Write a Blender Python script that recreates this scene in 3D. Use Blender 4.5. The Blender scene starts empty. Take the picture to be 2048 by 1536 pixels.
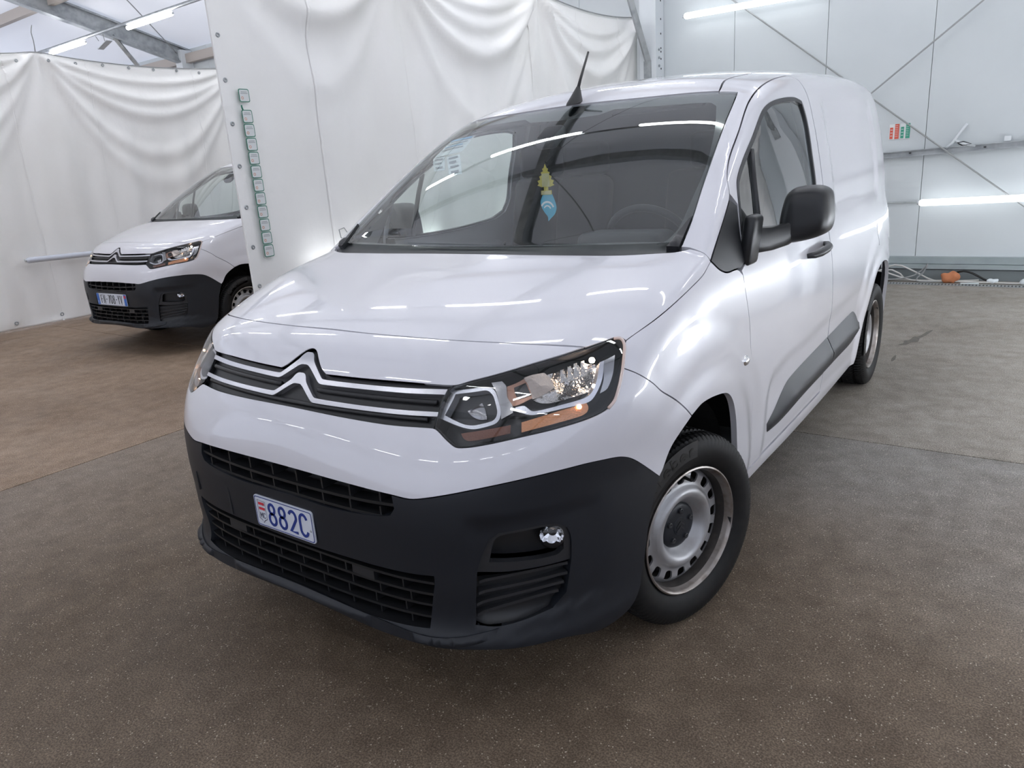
import bpy, bmesh, math, random
import numpy as np
from mathutils import Vector, Matrix
from mathutils.geometry import delaunay_2d_cdt
random.seed(7); np.random.seed(7)
scene = bpy.context.scene
COL = scene.collection
# ------------------------------------------------------------------ camera
CAM_POS = (1.6786, -1.1558, 1.4402); PITCH, ROLL, YAW, FPX = .2862, -.071, -.6368, 1454.75
def camera_axes():
    f = Vector((math.sin(YAW)*math.cos(PITCH), math.cos(YAW)*math.cos(PITCH), -math.sin(PITCH)))
    r = Vector((math.cos(YAW), -math.sin(YAW), 0)); u = r.cross(f)
    return math.cos(ROLL)*r + math.sin(ROLL)*u, -math.sin(ROLL)*r + math.cos(ROLL)*u, f
_r, _u, _f = camera_axes()
cam_data = bpy.data.cameras.new('camera'); cam = bpy.data.objects.new('camera', cam_data); COL.objects.link(cam)
cam.matrix_world = Matrix(((_r.x, _u.x, -_f.x, CAM_POS[0]), (_r.y, _u.y, -_f.y, CAM_POS[1]), (_r.z, _u.z, -_f.z, CAM_POS[2]), (0, 0, 0, 1)))
cam_data.sensor_fit = 'HORIZONTAL'; cam_data.sensor_width = 36; cam_data.lens = 36*FPX/2048; cam_data.clip_start = .02; cam_data.clip_end = 200
scene.camera = cam
# ------------------------------------------------------------------ daylight outside the hall
world = bpy.data.worlds.new('world'); scene.world = world; world.use_nodes = True
_bg = world.node_tree.nodes['Background']; _bg.inputs[0].default_value = (.88, .94, 1.06, 1); _bg.inputs[1].default_value = 1.62
scene.view_settings.view_transform = 'Standard'; scene.view_settings.look = 'None'; scene.view_settings.gamma = 1
scene.view_settings.use_curve_mapping = False; scene.view_settings.exposure = 0.62
TUBE_POWER = 18.0
scene.cycles.max_bounces = 10; scene.cycles.transparent_max_bounces = 16; scene.cycles.diffuse_bounces = 5
scene.cycles.sample_clamp_indirect = 6
# ------------------------------------------------------------------ materials
MATS = {}
def mat(name, col=(.8, .8, .8), rough=.5, metal=0., coat=0., spec=.5, emit=None, estr=0., noise=None, bump=None, alpha=None, coat_rough=.03):
    m = bpy.data.materials.new(name); m.use_nodes = True; MATS[name] = m
    nt = m.node_tree; b = nt.nodes['Principled BSDF']
    b.inputs['Base Color'].default_value = (*col, 1); b.inputs['Roughness'].default_value = rough; b.inputs['Metallic'].default_value = metal
    b.inputs['Coat Weight'].default_value = coat; b.inputs['Coat Roughness'].default_value = coat_rough; b.inputs['Specular IOR Level'].default_value = spec
    if emit: b.inputs['Emission Color'].default_value = (*emit, 1); b.inputs['Emission Strength'].default_value = estr
    if noise or bump:
        tc = nt.nodes.new('ShaderNodeTexCoord')
    if noise:                                   # (scale, colour2, low, high)
        n = nt.nodes.new('ShaderNodeTexNoise'); n.inputs['Scale'].default_value = noise[0]; n.inputs['Detail'].default_value = 6
        nt.links.new(tc.outputs['Object'], n.inputs['Vector'])
        r = nt.nodes.new('ShaderNodeValToRGB'); r.color_ramp.elements[0].position = noise[2]; r.color_ramp.elements[1].position = noise[3]
        r.color_ramp.elements[0].color = (*col, 1); r.color_ramp.elements[1].color = (*noise[1], 1)
        nt.links.new(n.outputs['Fac'], r.inputs['Fac']); nt.links.new(r.outputs['Color'], b.inputs['Base Color'])
    if bump:                                    # (scale, strength, distance)
        n2 = nt.nodes.new('ShaderNodeTexNoise'); n2.inputs['Scale'].default_value = bump[0]; n2.inputs['Detail'].default_value = 3
        nt.links.new(tc.outputs['Object'], n2.inputs['Vector'])
        bp = nt.nodes.new('ShaderNodeBump'); bp.inputs['Strength'].default_value = bump[1]; bp.inputs['Distance'].default_value = bump[2]
        nt.links.new(n2.outputs['Fac'], bp.inputs['Height']); nt.links.new(bp.outputs['Normal'], b.inputs['Normal'])
    return m
def glass(name, tint, f0=.08, gain=1.0):
    m = bpy.data.materials.new(name); m.use_nodes = True; MATS[name] = m
    nt = m.node_tree; nt.nodes.clear()
    o = nt.nodes.new('ShaderNodeOutputMaterial'); mx = nt.nodes.new('ShaderNodeMixShader')
    t = nt.nodes.new('ShaderNodeBsdfTransparent'); t.inputs[0].default_value = (*tint, 1)
    g = nt.nodes.new('ShaderNodeBsdfGlossy'); g.inputs['Roughness'].default_value = 0.0; g.inputs[0].default_value = (gain, gain, gain, 1)
    ge = nt.nodes.new('ShaderNodeNewGeometry'); dt = nt.nodes.new('ShaderNodeVectorMath'); dt.operation = 'DOT_PRODUCT'
    nt.links.new(ge.outputs['Normal'], dt.inputs[0]); nt.links.new(ge.outputs['Incoming'], dt.inputs[1]); prev = dt.outputs['Value']
    for op, val, first in (('ABSOLUTE', 0, 1), ('SUBTRACT', 1., 0), ('POWER', 5., 1), ('MULTIPLY', 1-f0, 1), ('ADD', f0, 1)):     # Schlick reflectance of a pane
        q = nt.nodes.new('ShaderNodeMath'); q.operation = op; q.use_clamp = op == 'ADD'
        nt.links.new(prev, q.inputs[0 if first else 1]); q.inputs[1 if first else 0].default_value = val; prev = q.outputs[0]
    nt.links.new(prev, mx.inputs[0]); nt.links.new(t.outputs[0], mx.inputs[1]); nt.links.new(g.outputs[0], mx.inputs[2]); nt.links.new(mx.outputs[0], o.inputs[0])
    return m
mat('paint', (.66, .655, .695), .32, coat=1., spec=.4)
mat('black_plastic', (.0095, .0115, .016), .44, spec=.4, bump=(900, .12, .0006))
mat('dark_plastic', (.02, .021, .024), .38)
mat('grille_black', (.010, .0105, .012), .4)
mat('mirror_black', (.013, .014, .016), .34, spec=.5, bump=(1200, .08, .0004))
mat('satin_chrome', (.62, .62, .66), .26, metal=.85)
mat('chrome', (.86, .86, .88), .09, metal=1.)
mat('reflector', (.36, .355, .36), .20, metal=1.)
mat('reflector_facet', (.46, .445, .43), .10, metal=1., bump=(70, .5, .012))
mat('reflector_warm', (.48, .41, .36), .22, metal=1., bump=(160, .25, .004))
mat('reflector_brown', (.34, .20, .15), .25, metal=1.)
mat('housing_black', (.006, .006, .007), .25)
mat('amber', (.50, .22, .10), .25, metal=.75, coat=.6, bump=(220, .5, .004))
mat('amber_dark', (.12, .040, .020), .22, metal=.5, coat=.6, bump=(220, .4, .004))
mat('bulb_warm', (1, .8, .6), .3, emit=(1, .72, .50), estr=45)
mat('bulb_amber', (1, .6, .3), .3, emit=(1, .55, .25), estr=16)
glass('lens_clear', (.95, .96, .97), .045)
glass('windscreen_glass', (.84, .90, .88), .085)
glass('side_glass', (.90, .97, .95), .26)
mat('pillar_grey', (.20, .21, .215), .7)
mat('lens_edge', (.62, .50, .46), .15, coat=.8)
mat('frit', (.008, .009, .011), .08, spec=.6)
mat('rubber', (.004, .004, .0045), .62, spec=.3, noise=(30, (.008, .0075, .007), .45, .7))
mat('rubber_patch', (.020, .020, .021), .45)
mat('rim_barrel', (.05, .045, .042), .5, metal=.5, noise=(18, (.10, .085, .075), .5, .72))
mat('rubber_text', (.006, .006, .006), .4)
mat('steel_rim', (.36, .36, .37), .40, metal=.55, noise=(14, (.28, .265, .255), .5, .75))
mat('rim_lip', (.34, .31, .29), .36, metal=.8, noise=(22, (.16, .13, .11), .45, .72))
mat('arch_liner', (.008, .008, .009), .8, bump=(250, .6, .004))
mat('interior', (.020, .022, .026), .65)
mat('seat_cloth', (.011, .012, .014), .85, bump=(600, .3, .002))
mat('bulkhead', (.018, .020, .024), .7)
mat('plate_white', (.62, .65, .72), .35, coat=.3)
mat('plate_blue', (.012, .035, .22), .4)
mat('plate_black', (.01, .01, .012), .4)
mat('euro_blue', (.02, .13, .50), .4)
mat('crest_red', (.55, .03, .05), .4)
mat('crest_line', (.10, .10, .14), .5)
mat('yellow_card', (.62, .50, .09), .6)
mat('yellow_pale', (.62, .55, .30), .6)
mat('blue_card', (.05, .42, .62), .45)
mat('white_print', (.75, .82, .85), .5)
mat('paper', (.62, .66, .68), .7)
mat('paper_text', (.22, .25, .28), .7)
mat('paper_blue', (.10, .32, .55), .6)
mat('cord_black', (.01, .01, .01), .6)
mat('tube_lit', (1, 1, 1), .4, emit=(.97, .98, 1), estr=TUBE_POWER)
mat('tube_lit_low', (1, 1, 1), .4, emit=(.93, .97, 1), estr=2.0)
mat('tube_lit_side', (1, 1, 1), .4, emit=(.90, .96, 1.05), estr=14.)
mat('tube_unlit', (.62, .65, .72), .25, coat=.5)
mat('tube_cap', (.5, .52, .54), .4)
mat('wall_panel_white', (.57, .605, .62), .45, noise=(1.1, (.53, .565, .58), .42, .75), bump=(160, .05, .001))
mat('base_grey', (.30, .345, .35), .55, noise=(5, (.25, .29, .30), .4, .7))
mat('base_dark', (.15, .17, .175), .6)
mat('galvanised', (.42, .44, .45), .42, metal=.6, noise=(9, (.30, .32, .33), .4, .65))
mat('steel_white', (.66, .69, .71), .45)
mat('steel_brown', (.40, .36, .33), .6)
mat('cable_grey', (.30, .31, .31), .5)
mat('cable_pale', (.50, .49, .47), .6)
mat('hole_dark', (.02, .02, .022), .8)
mat('drain_grey', (.26, .27, .27), .5, metal=.3)
mat('orange_cloth', (.46, .17, .075), .8, bump=(40, .6, .01))
mat('sign_red', (.62, .10, .06), .5)
mat('sign_green', (.04, .30, .20), .5)
mat('sign_white', (.72, .74, .74), .5)
mat('sticker_green', (.03, .20, .13), .45)
mat('sticker_white', (.70, .72, .72), .35, coat=.4)
mat('sticker_orange', (.65, .28, .16), .5)
mat('sticker_text', (.30, .31, .32), .6)
mat('antenna_black', (.01, .01, .011), .45)
mat('dirt_dark', (.085, .075, .063), .7, noise=(30, (.13, .11, .09), .4, .7))
def tarp_material():
    m = mat('tarp', (.72, .715, .70), .36, spec=.45)
    nt = m.node_tree; b = nt.nodes['Principled BSDF']
    tc = nt.nodes.new('ShaderNodeTexCoord')
    n = nt.nodes.new('ShaderNodeTexNoise'); n.inputs['Scale'].default_value = .8; n.inputs['Detail'].default_value = 5
    nt.links.new(tc.outputs['Object'], n.inputs['Vector'])
    r = nt.nodes.new('ShaderNodeValToRGB'); r.color_ramp.elements[0].position = .42; r.color_ramp.elements[1].position = .8
    r.color_ramp.elements[0].color = (.90, .89, .87, 1); r.color_ramp.elements[1].color = (.83, .815, .775, 1)
    nt.links.new(n.outputs['Fac'], r.inputs['Fac']); nt.links.new(r.outputs['Color'], b.inputs['Base Color'])
    n2 = nt.nodes.new('ShaderNodeTexNoise'); n2.inputs['Scale'].default_value = 7; n2.inputs['Detail'].default_value = 3
    nt.links.new(tc.outputs['Object'], n2.inputs['Vector'])
    bp = nt.nodes.new('ShaderNodeBump'); bp.inputs['Strength'].default_value = .25; bp.inputs['Distance'].default_value = .02
    nt.links.new(n2.outputs['Fac'], bp.inputs['Height']); nt.links.new(bp.outputs['Normal'], b.inputs['Normal'])
tarp_material()
def membrane_material(name, fac):
    m = bpy.data.materials.new(name); m.use_nodes = True; MATS[name] = m
    nt = m.node_tree; nt.nodes.clear()
    o = nt.nodes.new('ShaderNodeOutputMaterial'); mx = nt.nodes.new('ShaderNodeMixShader'); mx.inputs[0].default_value = fac
    d = nt.nodes.new('ShaderNodeBsdfDiffuse'); d.inputs[0].default_value = (.80, .81, .84, 1)
    t = nt.nodes.new('ShaderNodeBsdfTranslucent'); t.inputs[0].default_value = (.68, .69, .73, 1)
    nt.links.new(d.outputs[0], mx.inputs[1]); nt.links.new(t.outputs[0], mx.inputs[2]); nt.links.new(mx.outputs[0], o.inputs[0])
membrane_material('roof_membrane', .21); membrane_material('wall_fill_membrane', .48)  # wall version lets in extra daylight, added to fill the vans from the side
def floor_material(name, k, big_s, tint=(1, 1, 1), light_fade=None):
    m = mat(name, (.2, .17, .15), .5, spec=.22)
    nt = m.node_tree; b = nt.nodes['Principled BSDF']; L = nt.links
    tc = nt.nodes.new('ShaderNodeTexCoord')
    def noise(s, d, rough=.55):
        n = nt.nodes.new('ShaderNodeTexNoise'); n.inputs['Scale'].default_value = s; n.inputs['Detail'].default_value = d; n.inputs['Roughness'].default_value = rough
        L.new(tc.outputs['Object'], n.inputs['Vector']); return n
    def ramp(src, p0, c0, p1, c1):
        r = nt.nodes.new('ShaderNodeValToRGB'); e = r.color_ramp.elements; e[0].position = p0; e[1].position = p1; e[0].color = (*c0, 1); e[1].color = (*c1, 1)
        L.new(src, r.inputs[0]); return r
    def mix(fac, a, c, mode='MIX'):
        x = nt.nodes.new('ShaderNodeMix'); x.data_type = 'RGBA'; x.blend_type = mode
        if isinstance(fac, float): x.inputs[0].default_value = fac
        else: L.new(fac, x.inputs[0])
        L.new(a, x.inputs[6]); L.new(c, x.inputs[7]); return x.outputs[2]
    big = ramp(noise(big_s, 7).outputs['Fac'], .36, (.195*k*tint[0], .148*k*tint[1], .112*k*tint[2]), .68, (.27*k*tint[0], .212*k*tint[1], .168*k*tint[2]))
    bo = big.outputs[0]
    if light_fade:                                    # light falloff painted into the slab colour, paler and greyer towards the back
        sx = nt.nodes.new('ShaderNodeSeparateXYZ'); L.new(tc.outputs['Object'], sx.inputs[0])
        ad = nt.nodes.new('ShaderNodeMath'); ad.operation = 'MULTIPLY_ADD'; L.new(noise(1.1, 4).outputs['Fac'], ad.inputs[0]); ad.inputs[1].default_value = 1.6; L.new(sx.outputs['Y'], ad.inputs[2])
        mr = nt.nodes.new('ShaderNodeMapRange'); mr.interpolation_type = 'SMOOTHSTEP'; mr.inputs[1].default_value = light_fade[0]+.8; mr.inputs[2].default_value = light_fade[1]+.8; L.new(ad.outputs[0], mr.inputs[0])
        lit_grey = nt.nodes.new('ShaderNodeRGB'); lit_grey.outputs[0].default_value = (.262, .248, .230, 1)
        bo = mix(mr.outputs[0], bo, lit_grey.outputs[0])
        m2 = nt.nodes.new('ShaderNodeMapRange'); m2.interpolation_type = 'SMOOTHSTEP'; m2.inputs[1].default_value = -.9; m2.inputs[2].default_value = -2.7; L.new(sx.outputs['X'], m2.inputs[0])  # same painted falloff sideways: lighter brown towards the left edge
        lit_brown = nt.nodes.new('ShaderNodeRGB'); lit_brown.outputs[0].default_value = (.262, .210, .166, 1)
        bo = mix(m2.outputs[0], bo, lit_brown.outputs[0])
    mid = ramp(noise(9, 9, .72).outputs['Fac'], .33, (.72, .70, .68), .68, (1.14, 1.14, 1.14))
    c1 = mix(1., bo, mid.outputs[0], 'MULTIPLY')
    grain = ramp(noise(190, 2, .6).outputs['Fac'], .40, (.42, .42, .42), .62, (1.3, 1.3, 1.3))
    c2 = mix(.75, c1, grain.outputs[0], 'MULTIPLY')
    v = nt.nodes.new('ShaderNodeTexVoronoi'); v.inputs['Scale'].default_value = 95; L.new(tc.outputs['Object'], v.inputs['Vector'])
    sp = ramp(v.outputs['Distance'], .13, (1, 1, 1), .24, (0, 0, 0))
    sel = ramp(noise(31, 2).outputs['Fac'], .50, (0, 0, 0), .58, (1, 1, 1))
    mm = nt.nodes.new('ShaderNodeMath'); mm.operation = 'MULTIPLY'; L.new(sp.outputs[0], mm.inputs[0]); L.new(sel.outputs[0], mm.inputs[1])
    pale = nt.nodes.new('ShaderNodeRGB'); pale.outputs[0].default_value = (.52, .45, .36, 1)
    c3 = mix(mm.outputs[0], c2, pale.outputs[0])
    L.new(c3, b.inputs['Base Color'])
    rr = ramp(noise(2.3, 5).outputs['Fac'], .3, (.5, .5, .5), .75, (.75, .75, .75)); L.new(rr.outputs[0], b.inputs['Roughness'])
    bn = noise(150, 4, .7); bp = nt.nodes.new('ShaderNodeBump'); bp.inputs['Strength'].default_value = .42; bp.inputs['Distance'].default_value = .006
    L.new(bn.outputs['Fac'], bp.inputs['Height']); L.new(bp.outputs['Normal'], b.inputs['Normal'])
floor_material('concrete', .74, 1.3, (1.02, .99, .90), light_fade=(.6, 3.0)); floor_material('concrete_pale', 1.28, .7, (1.10, 1.02, .93)); floor_material('concrete_grey', 1.30, .7, (1, 1.17, 1.32))
# ------------------------------------------------------------------ object helpers
def tag(o, label=None, cat=None, group=None, kind=None):
    if label: o['label'] = label
    if cat: o['category'] = cat
    if group: o['group'] = group
    if kind: o['kind'] = kind
    return o
def empty(name, loc=(0, 0, 0), rz=0., parent=None):
    o = bpy.data.objects.new(name, None); COL.objects.link(o); o.location = loc; o.rotation_euler = (0, 0, rz); o.empty_display_size = .2
    if parent: o.parent = parent
    return o
def link(name, me, parent=None, material=None):
    if material: me.materials.append(MATS[material])
    o = bpy.data.objects.new(name, me); COL.objects.link(o)
    if parent: o.parent = parent
    return o
def mesh(name, V, F, material, parent=None, smooth=False, normals=None):
    me = bpy.data.meshes.new(name); me.from_pydata([tuple(map(float, v)) for v in V], [], [tuple(map(int, f)) for f in F]); me.update()
    if smooth: me.shade_smooth()
    if normals is not None:
        me.shade_smooth(); me.normals_split_custom_set_from_vertices([tuple(map(float, n)) for n in normals])
    return link(name, me, parent, material)
class MB:
    """collects simple solids into one mesh"""
    def __init__(s): s.V = []; s.F = []
    def add(s, V, F):
        b = len(s.V); s.V += [tuple(v) for v in V]; s.F += [tuple(i+b for i in f) for f in F]; return s
    def box(s, c, d, M=None):
        x, y, z = (k/2 for k in d); P = [Vector(p) for p in ((-x, -y, -z), (x, -y, -z), (x, y, -z), (-x, y, -z), (-x, -y, z), (x, -y, z), (x, y, z), (-x, y, z))]
        if M: P = [M @ p for p in P]
        return s.add([Vector(c)+p for p in P], [(0, 3, 2, 1), (4, 5, 6, 7), (0, 1, 5, 4), (1, 2, 6, 5), (2, 3, 7, 6), (3, 0, 4, 7)])
    def tube(s, pts, r, n=8, cap=True):
        pts = [Vector(p) for p in pts]; R = r if isinstance(r, (list, tuple)) else [r]*len(pts); rings = []; up = None
        for i, p in enumerate(pts):
            t = (pts[min(i+1, len(pts)-1)]-pts[max(i-1, 0)]).normalized()
            a = up if up is not None else Vector((0, 0, 1)) if abs(t.z) < .9 else Vector((1, 0, 0))
            x = a.cross(t).normalized(); y = t.cross(x); up = y
            rings.append([p+R[i]*(math.cos(2*math.pi*k/n)*x+math.sin(2*math.pi*k/n)*y) for k in range(n)])
        b = len(s.V)
        for r_ in rings: s.V += [tuple(v) for v in r_]
        for i in range(len(pts)-1):
            for k in range(n): s.F.append((b+i*n+k, b+i*n+(k+1) % n, b+(i+1)*n+(k+1) % n, b+(i+1)*n+k))
        if cap: s.F.append(tuple(b+k for k in reversed(range(n)))); s.F.append(tuple(b+(len(pts)-1)*n+k for k in range(n)))
        return s
    def lathe(s, prof, n=32, axis='X', closed=False):
        b = len(s.V)
        for k in range(n):
            a = 2*math.pi*k/n; c, q = math.cos(a), math.sin(a)
            for (h, r) in prof: s.V.append((h, r*c, r*q) if axis == 'X' else (r*c, r*q, h))
        m = len(prof)
        for k in range(n):
            for j in range(m-1 if not closed else m):
                k2 = (k+1) % n; j2 = (j+1) % m
                s.F.append((b+k*m+j, b+k*m+j2, b+k2*m+j2, b+k2*m+j) if axis == 'X' else (b+k*m+j, b+k2*m+j, b+k2*m+j2, b+k*m+j2))
        return s
    def prism(s, poly, d0, d1, fn=lambda u, v, w: (u, v, w)):
        n = len(poly); b = len(s.V)
        s.V += [tuple(fn(u, v, d0)) for u, v in poly]+[tuple(fn(u, v, d1)) for u, v in poly]
        s.F.append(tuple(b+i for i in reversed(range(n)))); s.F.append(tuple(b+n+i for i in range(n)))
        for i in range(n): s.F.append((b+i, b+(i+1) % n, b+n+(i+1) % n, b+n+i))
        return s
    def build(s, name, material, parent=None, smooth=False, angle=None):
        me = bpy.data.meshes.new(name); me.from_pydata([tuple(map(float, v)) for v in s.V], [], s.F); me.update()
        if smooth: me.shade_smooth()
        if angle is not None: me.shade_smooth(); me.set_sharp_from_angle(angle=math.radians(angle))
        return link(name, me, parent, material)
def rbox(name, c, d, bev, material, parent=None, seg=3, fn=None, M=None):
    bm = bmesh.new(); bmesh.ops.create_cube(bm, size=1)
    for v in bm.verts: v.co = Vector((v.co.x*d[0], v.co.y*d[1], v.co.z*d[2]))
    if bev: bmesh.ops.bevel(bm, geom=bm.edges[:], offset=bev, segments=seg, profile=.5, affect='EDGES', clamp_overlap=True)
    for v in bm.verts:
        if fn: v.co = Vector(fn(*v.co))
        if M: v.co = M @ v.co
        v.co += Vector(c)
    me = bpy.data.meshes.new(name); bm.to_mesh(me); bm.free(); me.shade_smooth(); me.set_sharp_from_angle(angle=math.radians(40))
    return link(name, me, parent, material)
def copy_tree(o, parent=None):
    c = o.copy(); COL.objects.link(c); c.parent = parent
    for ch in [x for x in bpy.data.objects if x.parent == o and x != c]: copy_tree(ch, c)
    return c
def rrect(w, h, r, n=5):
    P = []
    for cx, cy, a0 in ((w/2-r, h/2-r, 0), (-w/2+r, h/2-r, 90), (-w/2+r, -h/2+r, 180), (w/2-r, -h/2+r, 270)):
        for k in range(n+1):
            a = math.radians(a0+90*k/n); P.append((cx+r*math.cos(a), cy+r*math.sin(a)))
    return P
# stroke lettering: polylines in a 1 x 1.6 cell
def arc(cx, cy, rx, ry, a0, a1, n=14): return [(cx+rx*math.cos(math.radians(a0+(a1-a0)*k/n)), cy+ry*math.sin(math.radians(a0+(a1-a0)*k/n))) for k in range(n+1)]
GL = {
 '8': [arc(.5, 1.2, .36, .36, -90, 270, 20), arc(.5, .42, .42, .42, 90, 450, 22)],
 '2': [arc(.5, 1.15, .42, .42, 160, -30, 14)+[(.1, .03), (.95, .03)]],
 'C': [arc(.5, 1.12, .42, .46, 15, 180, 10)+arc(.5, .46, .42, .46, 180, 345, 10)],
 'M': [[(.05, 0), (.05, 1.6), (.5, .6), (.95, 1.6), (.95, 0)]],
 'F': [[(.1, 0), (.1, 1.55), (.9, 1.55)], [(.1, .8), (.75, .8)]],
 'N': [[(.1, 0), (.1, 1.6), (.9, 0), (.9, 1.6)]],
 '7': [[(.05, 1.55), (.95, 1.55), (.35, 0)]],
 '0': [arc(.5, 1.15, .4, .42, 0, 180, 10)+arc(.5, .45, .4, .42, 180, 360, 10)+[(.9, 1.15)]],
 '-': [[(.2, .8), (.8, .8)]],
 'Y': [[(.05, 1.6), (.5, .75), (.95, 1.6)], [(.5, .75), (.5, 0)]],
 'V': [[(.05, 1.6), (.5, .03), (.95, 1.6)]],
 'K': [[(.1, 0), (.1, 1.6)], [(.9, 1.6), (.15, .75), (.95, 0)]],
 'l': [[(.5, 0), (.5, 1.6)]],
 'e': [[(.12, .55), (.88, .55)]+arc(.5, .5, .4, .5, 5, 300, 14)],
 'b': [[(.1, 0), (.1, 1.6)], arc(.5, .48, .4, .46, 0, 360, 16)],
 'r': [[(.2, 0), (.2, 1.0)], arc(.55, .62, .36, .38, 170, 60, 8)],
 'H': [[(.1, 0), (.1, 1.6)], [(.9, 0), (.9, 1.6)], [(.1, .8), (.9, .8)]],
}
def strokes(text, w, h, t, gap, fn, thick=.001, x0=0.):
    """letters as raised strokes; fn maps (u, v, depth) to 3D"""
    m = MB(); x = x0
    for ch in text:
        for pl in GL.get(ch, []):
            P = [Vector((x+a*w, b*h/1.6)) for a, b in pl]
            closed = (P[0]-P[-1]).length < 1e-5
            A = []; B = []
            for i, p in enumerate(P):
                q0 = P[i-1] if i else (P[-2] if closed else P[0]); q1 = P[i+1] if i < len(P)-1 else (P[1] if closed else P[-1])
                d = (q1-q0); d = d.normalized() if d.length > 0 else Vector((1, 0)); nrm = Vector((-d.y, d.x))
                k = 1.
                if 0 < i < len(P)-1:
                    d1 = (p-q0).normalized(); k = 1/max(.45, abs(d1.dot(d)))
                A.append(p+nrm*t/2*k); B.append(p-nrm*t/2*k)
            n = len(P); V = [fn(a.x, a.y, thick) for a in A]+[fn(b_.x, b_.y, thick) for b_ in B]+[fn(a.x, a.y, 0) for a in A]+[fn(b_.x, b_.y, 0) for b_ in B]
            F = []
            for i in range(n-1):
                F += [(n+i, n+i+1, i+1, i), (i, i+1, 2*n+i+1, 2*n+i), (3*n+i, 3*n+i+1, n+i+1, n+i)]
            F += [(0, 2*n, 3*n, n), (n-1, 2*n-1, 4*n-1, 3*n-1)]
            m.add(V, F)
        x += w+gap
    return m
# ------------------------------------------------------------------ the van's outer skin as a smooth implicit surface (front at y = 0, rear at y = 4.4, left side x > 0)
def spl(xs,ys):
    # monotone-ish C1 cubic (catmull / pchip-lite), linear extrapolation
    xs=np.array(xs,float);ys=np.array(ys,float);h=np.diff(xs);d=np.diff(ys)/h
    m=np.empty_like(ys);m[0]=d[0];m[-1]=d[-1]
    m[1:-1]=(d[:-1]*h[1:]+d[1:]*h[:-1])/(h[1:]+h[:-1])
    def f(x):
        x=np.asarray(x,float);xc=np.clip(x,xs[0],xs[-1])
        i=np.clip(np.searchsorted(xs,xc)-1,0,len(xs)-2)
        t=(xc-xs[i])/h[i]
        v=(2*t**3-3*t**2+1)*ys[i]+(t**3-2*t**2+t)*h[i]*m[i]+(-2*t**3+3*t**2)*ys[i+1]+(t**3-t**2)*h[i]*m[i+1]
        return v+np.where(x<xs[0],(x-xs[0])*m[0],0)+np.where(x>xs[-1],(x-xs[-1])*m[-1],0)
    return f
def smax(a,b,k): return .5*(a+b+np.sqrt((a-b)**2+k*k))
def smin(a,b,k): return .5*(a+b-np.sqrt((a-b)**2+k*k))
def sstep(a,b,x):
    t=np.clip((x-a)/(b-a),0,1);return t*t*(3-2*t)
WF=(.845,.31);WR=(3.66,.315)
wid=spl([-.2,.2,.5,.85,1.3,2,3,3.66,4.1,4.4],[.86,.885,.905,.915,.908,.912,.915,.915,.90,.875])
sec=spl([.15,.25,.35,.5,.65,.82,.95,1.05,1.14,1.25,1.4,1.55,1.68,1.8,1.9],[.06,.035,.02,.01,.002,.004,.014,.03,.05,.070,.098,.13,.165,.22,.28])
Fc=spl([.1,.18,.25,.293,.33,.45,.64,.72,.80,.86,.92,.97,1.0,1.03,1.06,1.10,1.14,1.175,1.21,1.25],
       [.1,.04,-.015,-.028,-.012,-.009,-.012,-.004,.022,.060,.105,.145,.18,.24,.32,.46,.64,.83,1.05,1.33])
def sag(x):
    x=np.abs(x);return .17*x*x+.62*x**8
def sag2(x,b):
    x=np.abs(x);return b*(.17*x*x+.62*x**8)+(1-b)*(.36*x**4+.88*x**8)
def crown(x,y):
    x=np.abs(x);return .03*(x/.8)**2*(1-.9*sstep(.3,.8,y))
roofz=spl([1.2,1.6,1.75,1.9,2.1,2.4,3,3.7,4.2,4.5],[1.48,1.685,1.74,1.775,1.80,1.83,1.864,1.878,1.858,1.83])
def roof(x,y): return roofz(y)-.05*(x/.7)**2-.012*(np.abs(x)/.7)**6
wsy=spl([1.0,1.166,1.3,1.45,1.6,1.665,1.75],[.63,.845,1.035,1.262,1.51,1.63,1.80])
def wind(x,z): return wsy(z)+.19*x*x+.03*x**6
swage=spl([1.45,1.5,1.55,1.66,1.98,2.56,3.16,3.4],[.50,.56,.615,.646,.665,.696,.717,.72])
def parts(P):
    x=np.abs(P[...,0]);y=P[...,1];z=P[...,2]
    e=1e-3
    s=wid(y)-sec(z)*(1-.22*sstep(1.6,3.6,y)*sstep(1.1,1.3,z))
    # arch flares
    for (wy,wz) in (WF,WR):
        r=np.hypot(y-wy,z-wz); s=s+(.007*sstep(.67,.57,r)*sstep(.45,.78,z)+.010*sstep(.535,.455,r))*sstep(.0,.2,z)
    s=s-.011*sstep(2.62,2.70,y)*(1-sstep(3.66,3.76,y))*sstep(1.12,1.19,z)*(1-sstep(1.61,1.68,z))
    s=s-.006*sstep(-.02,.05,swage(y)-z)*sstep(1.49,1.56,y)*(1-sstep(3.12,3.24,y))*sstep(.27,.33,z)
    side=x-s
    zc=z+crown(x,y);bl=sstep(.62,.88,z)
    F=Fc(zc);dF=(Fc(zc+e)-Fc(zc-e))/(2*e);gy=(sag2(x+e,bl)-sag2(x-e,bl))/(2*e)
    F=F+.013*sstep(.595,.635,x)*(1-sstep(.80,.84,x))*sstep(.32,.35,z)*(1-sstep(.600,.635,z))
    hood=(F+sag2(x,bl)-y)/np.sqrt(1+dF**2+gy**2)
    w=wind(x,z);wz_=(wind(x,z+e)-wind(x,z-e))/(2*e);wx=(wind(x+e,z)-wind(x-e,z))/(2*e)
    ws=(w-y)/np.sqrt(1+wz_**2+wx**2)
    rf=(z-roof(x,y))
    rear=(y-(4.37-.06*x*x-.10*sstep(.9,1.8,z)))
    bot=.19-z
    return side,hood,ws,rf,rear,bot
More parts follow.
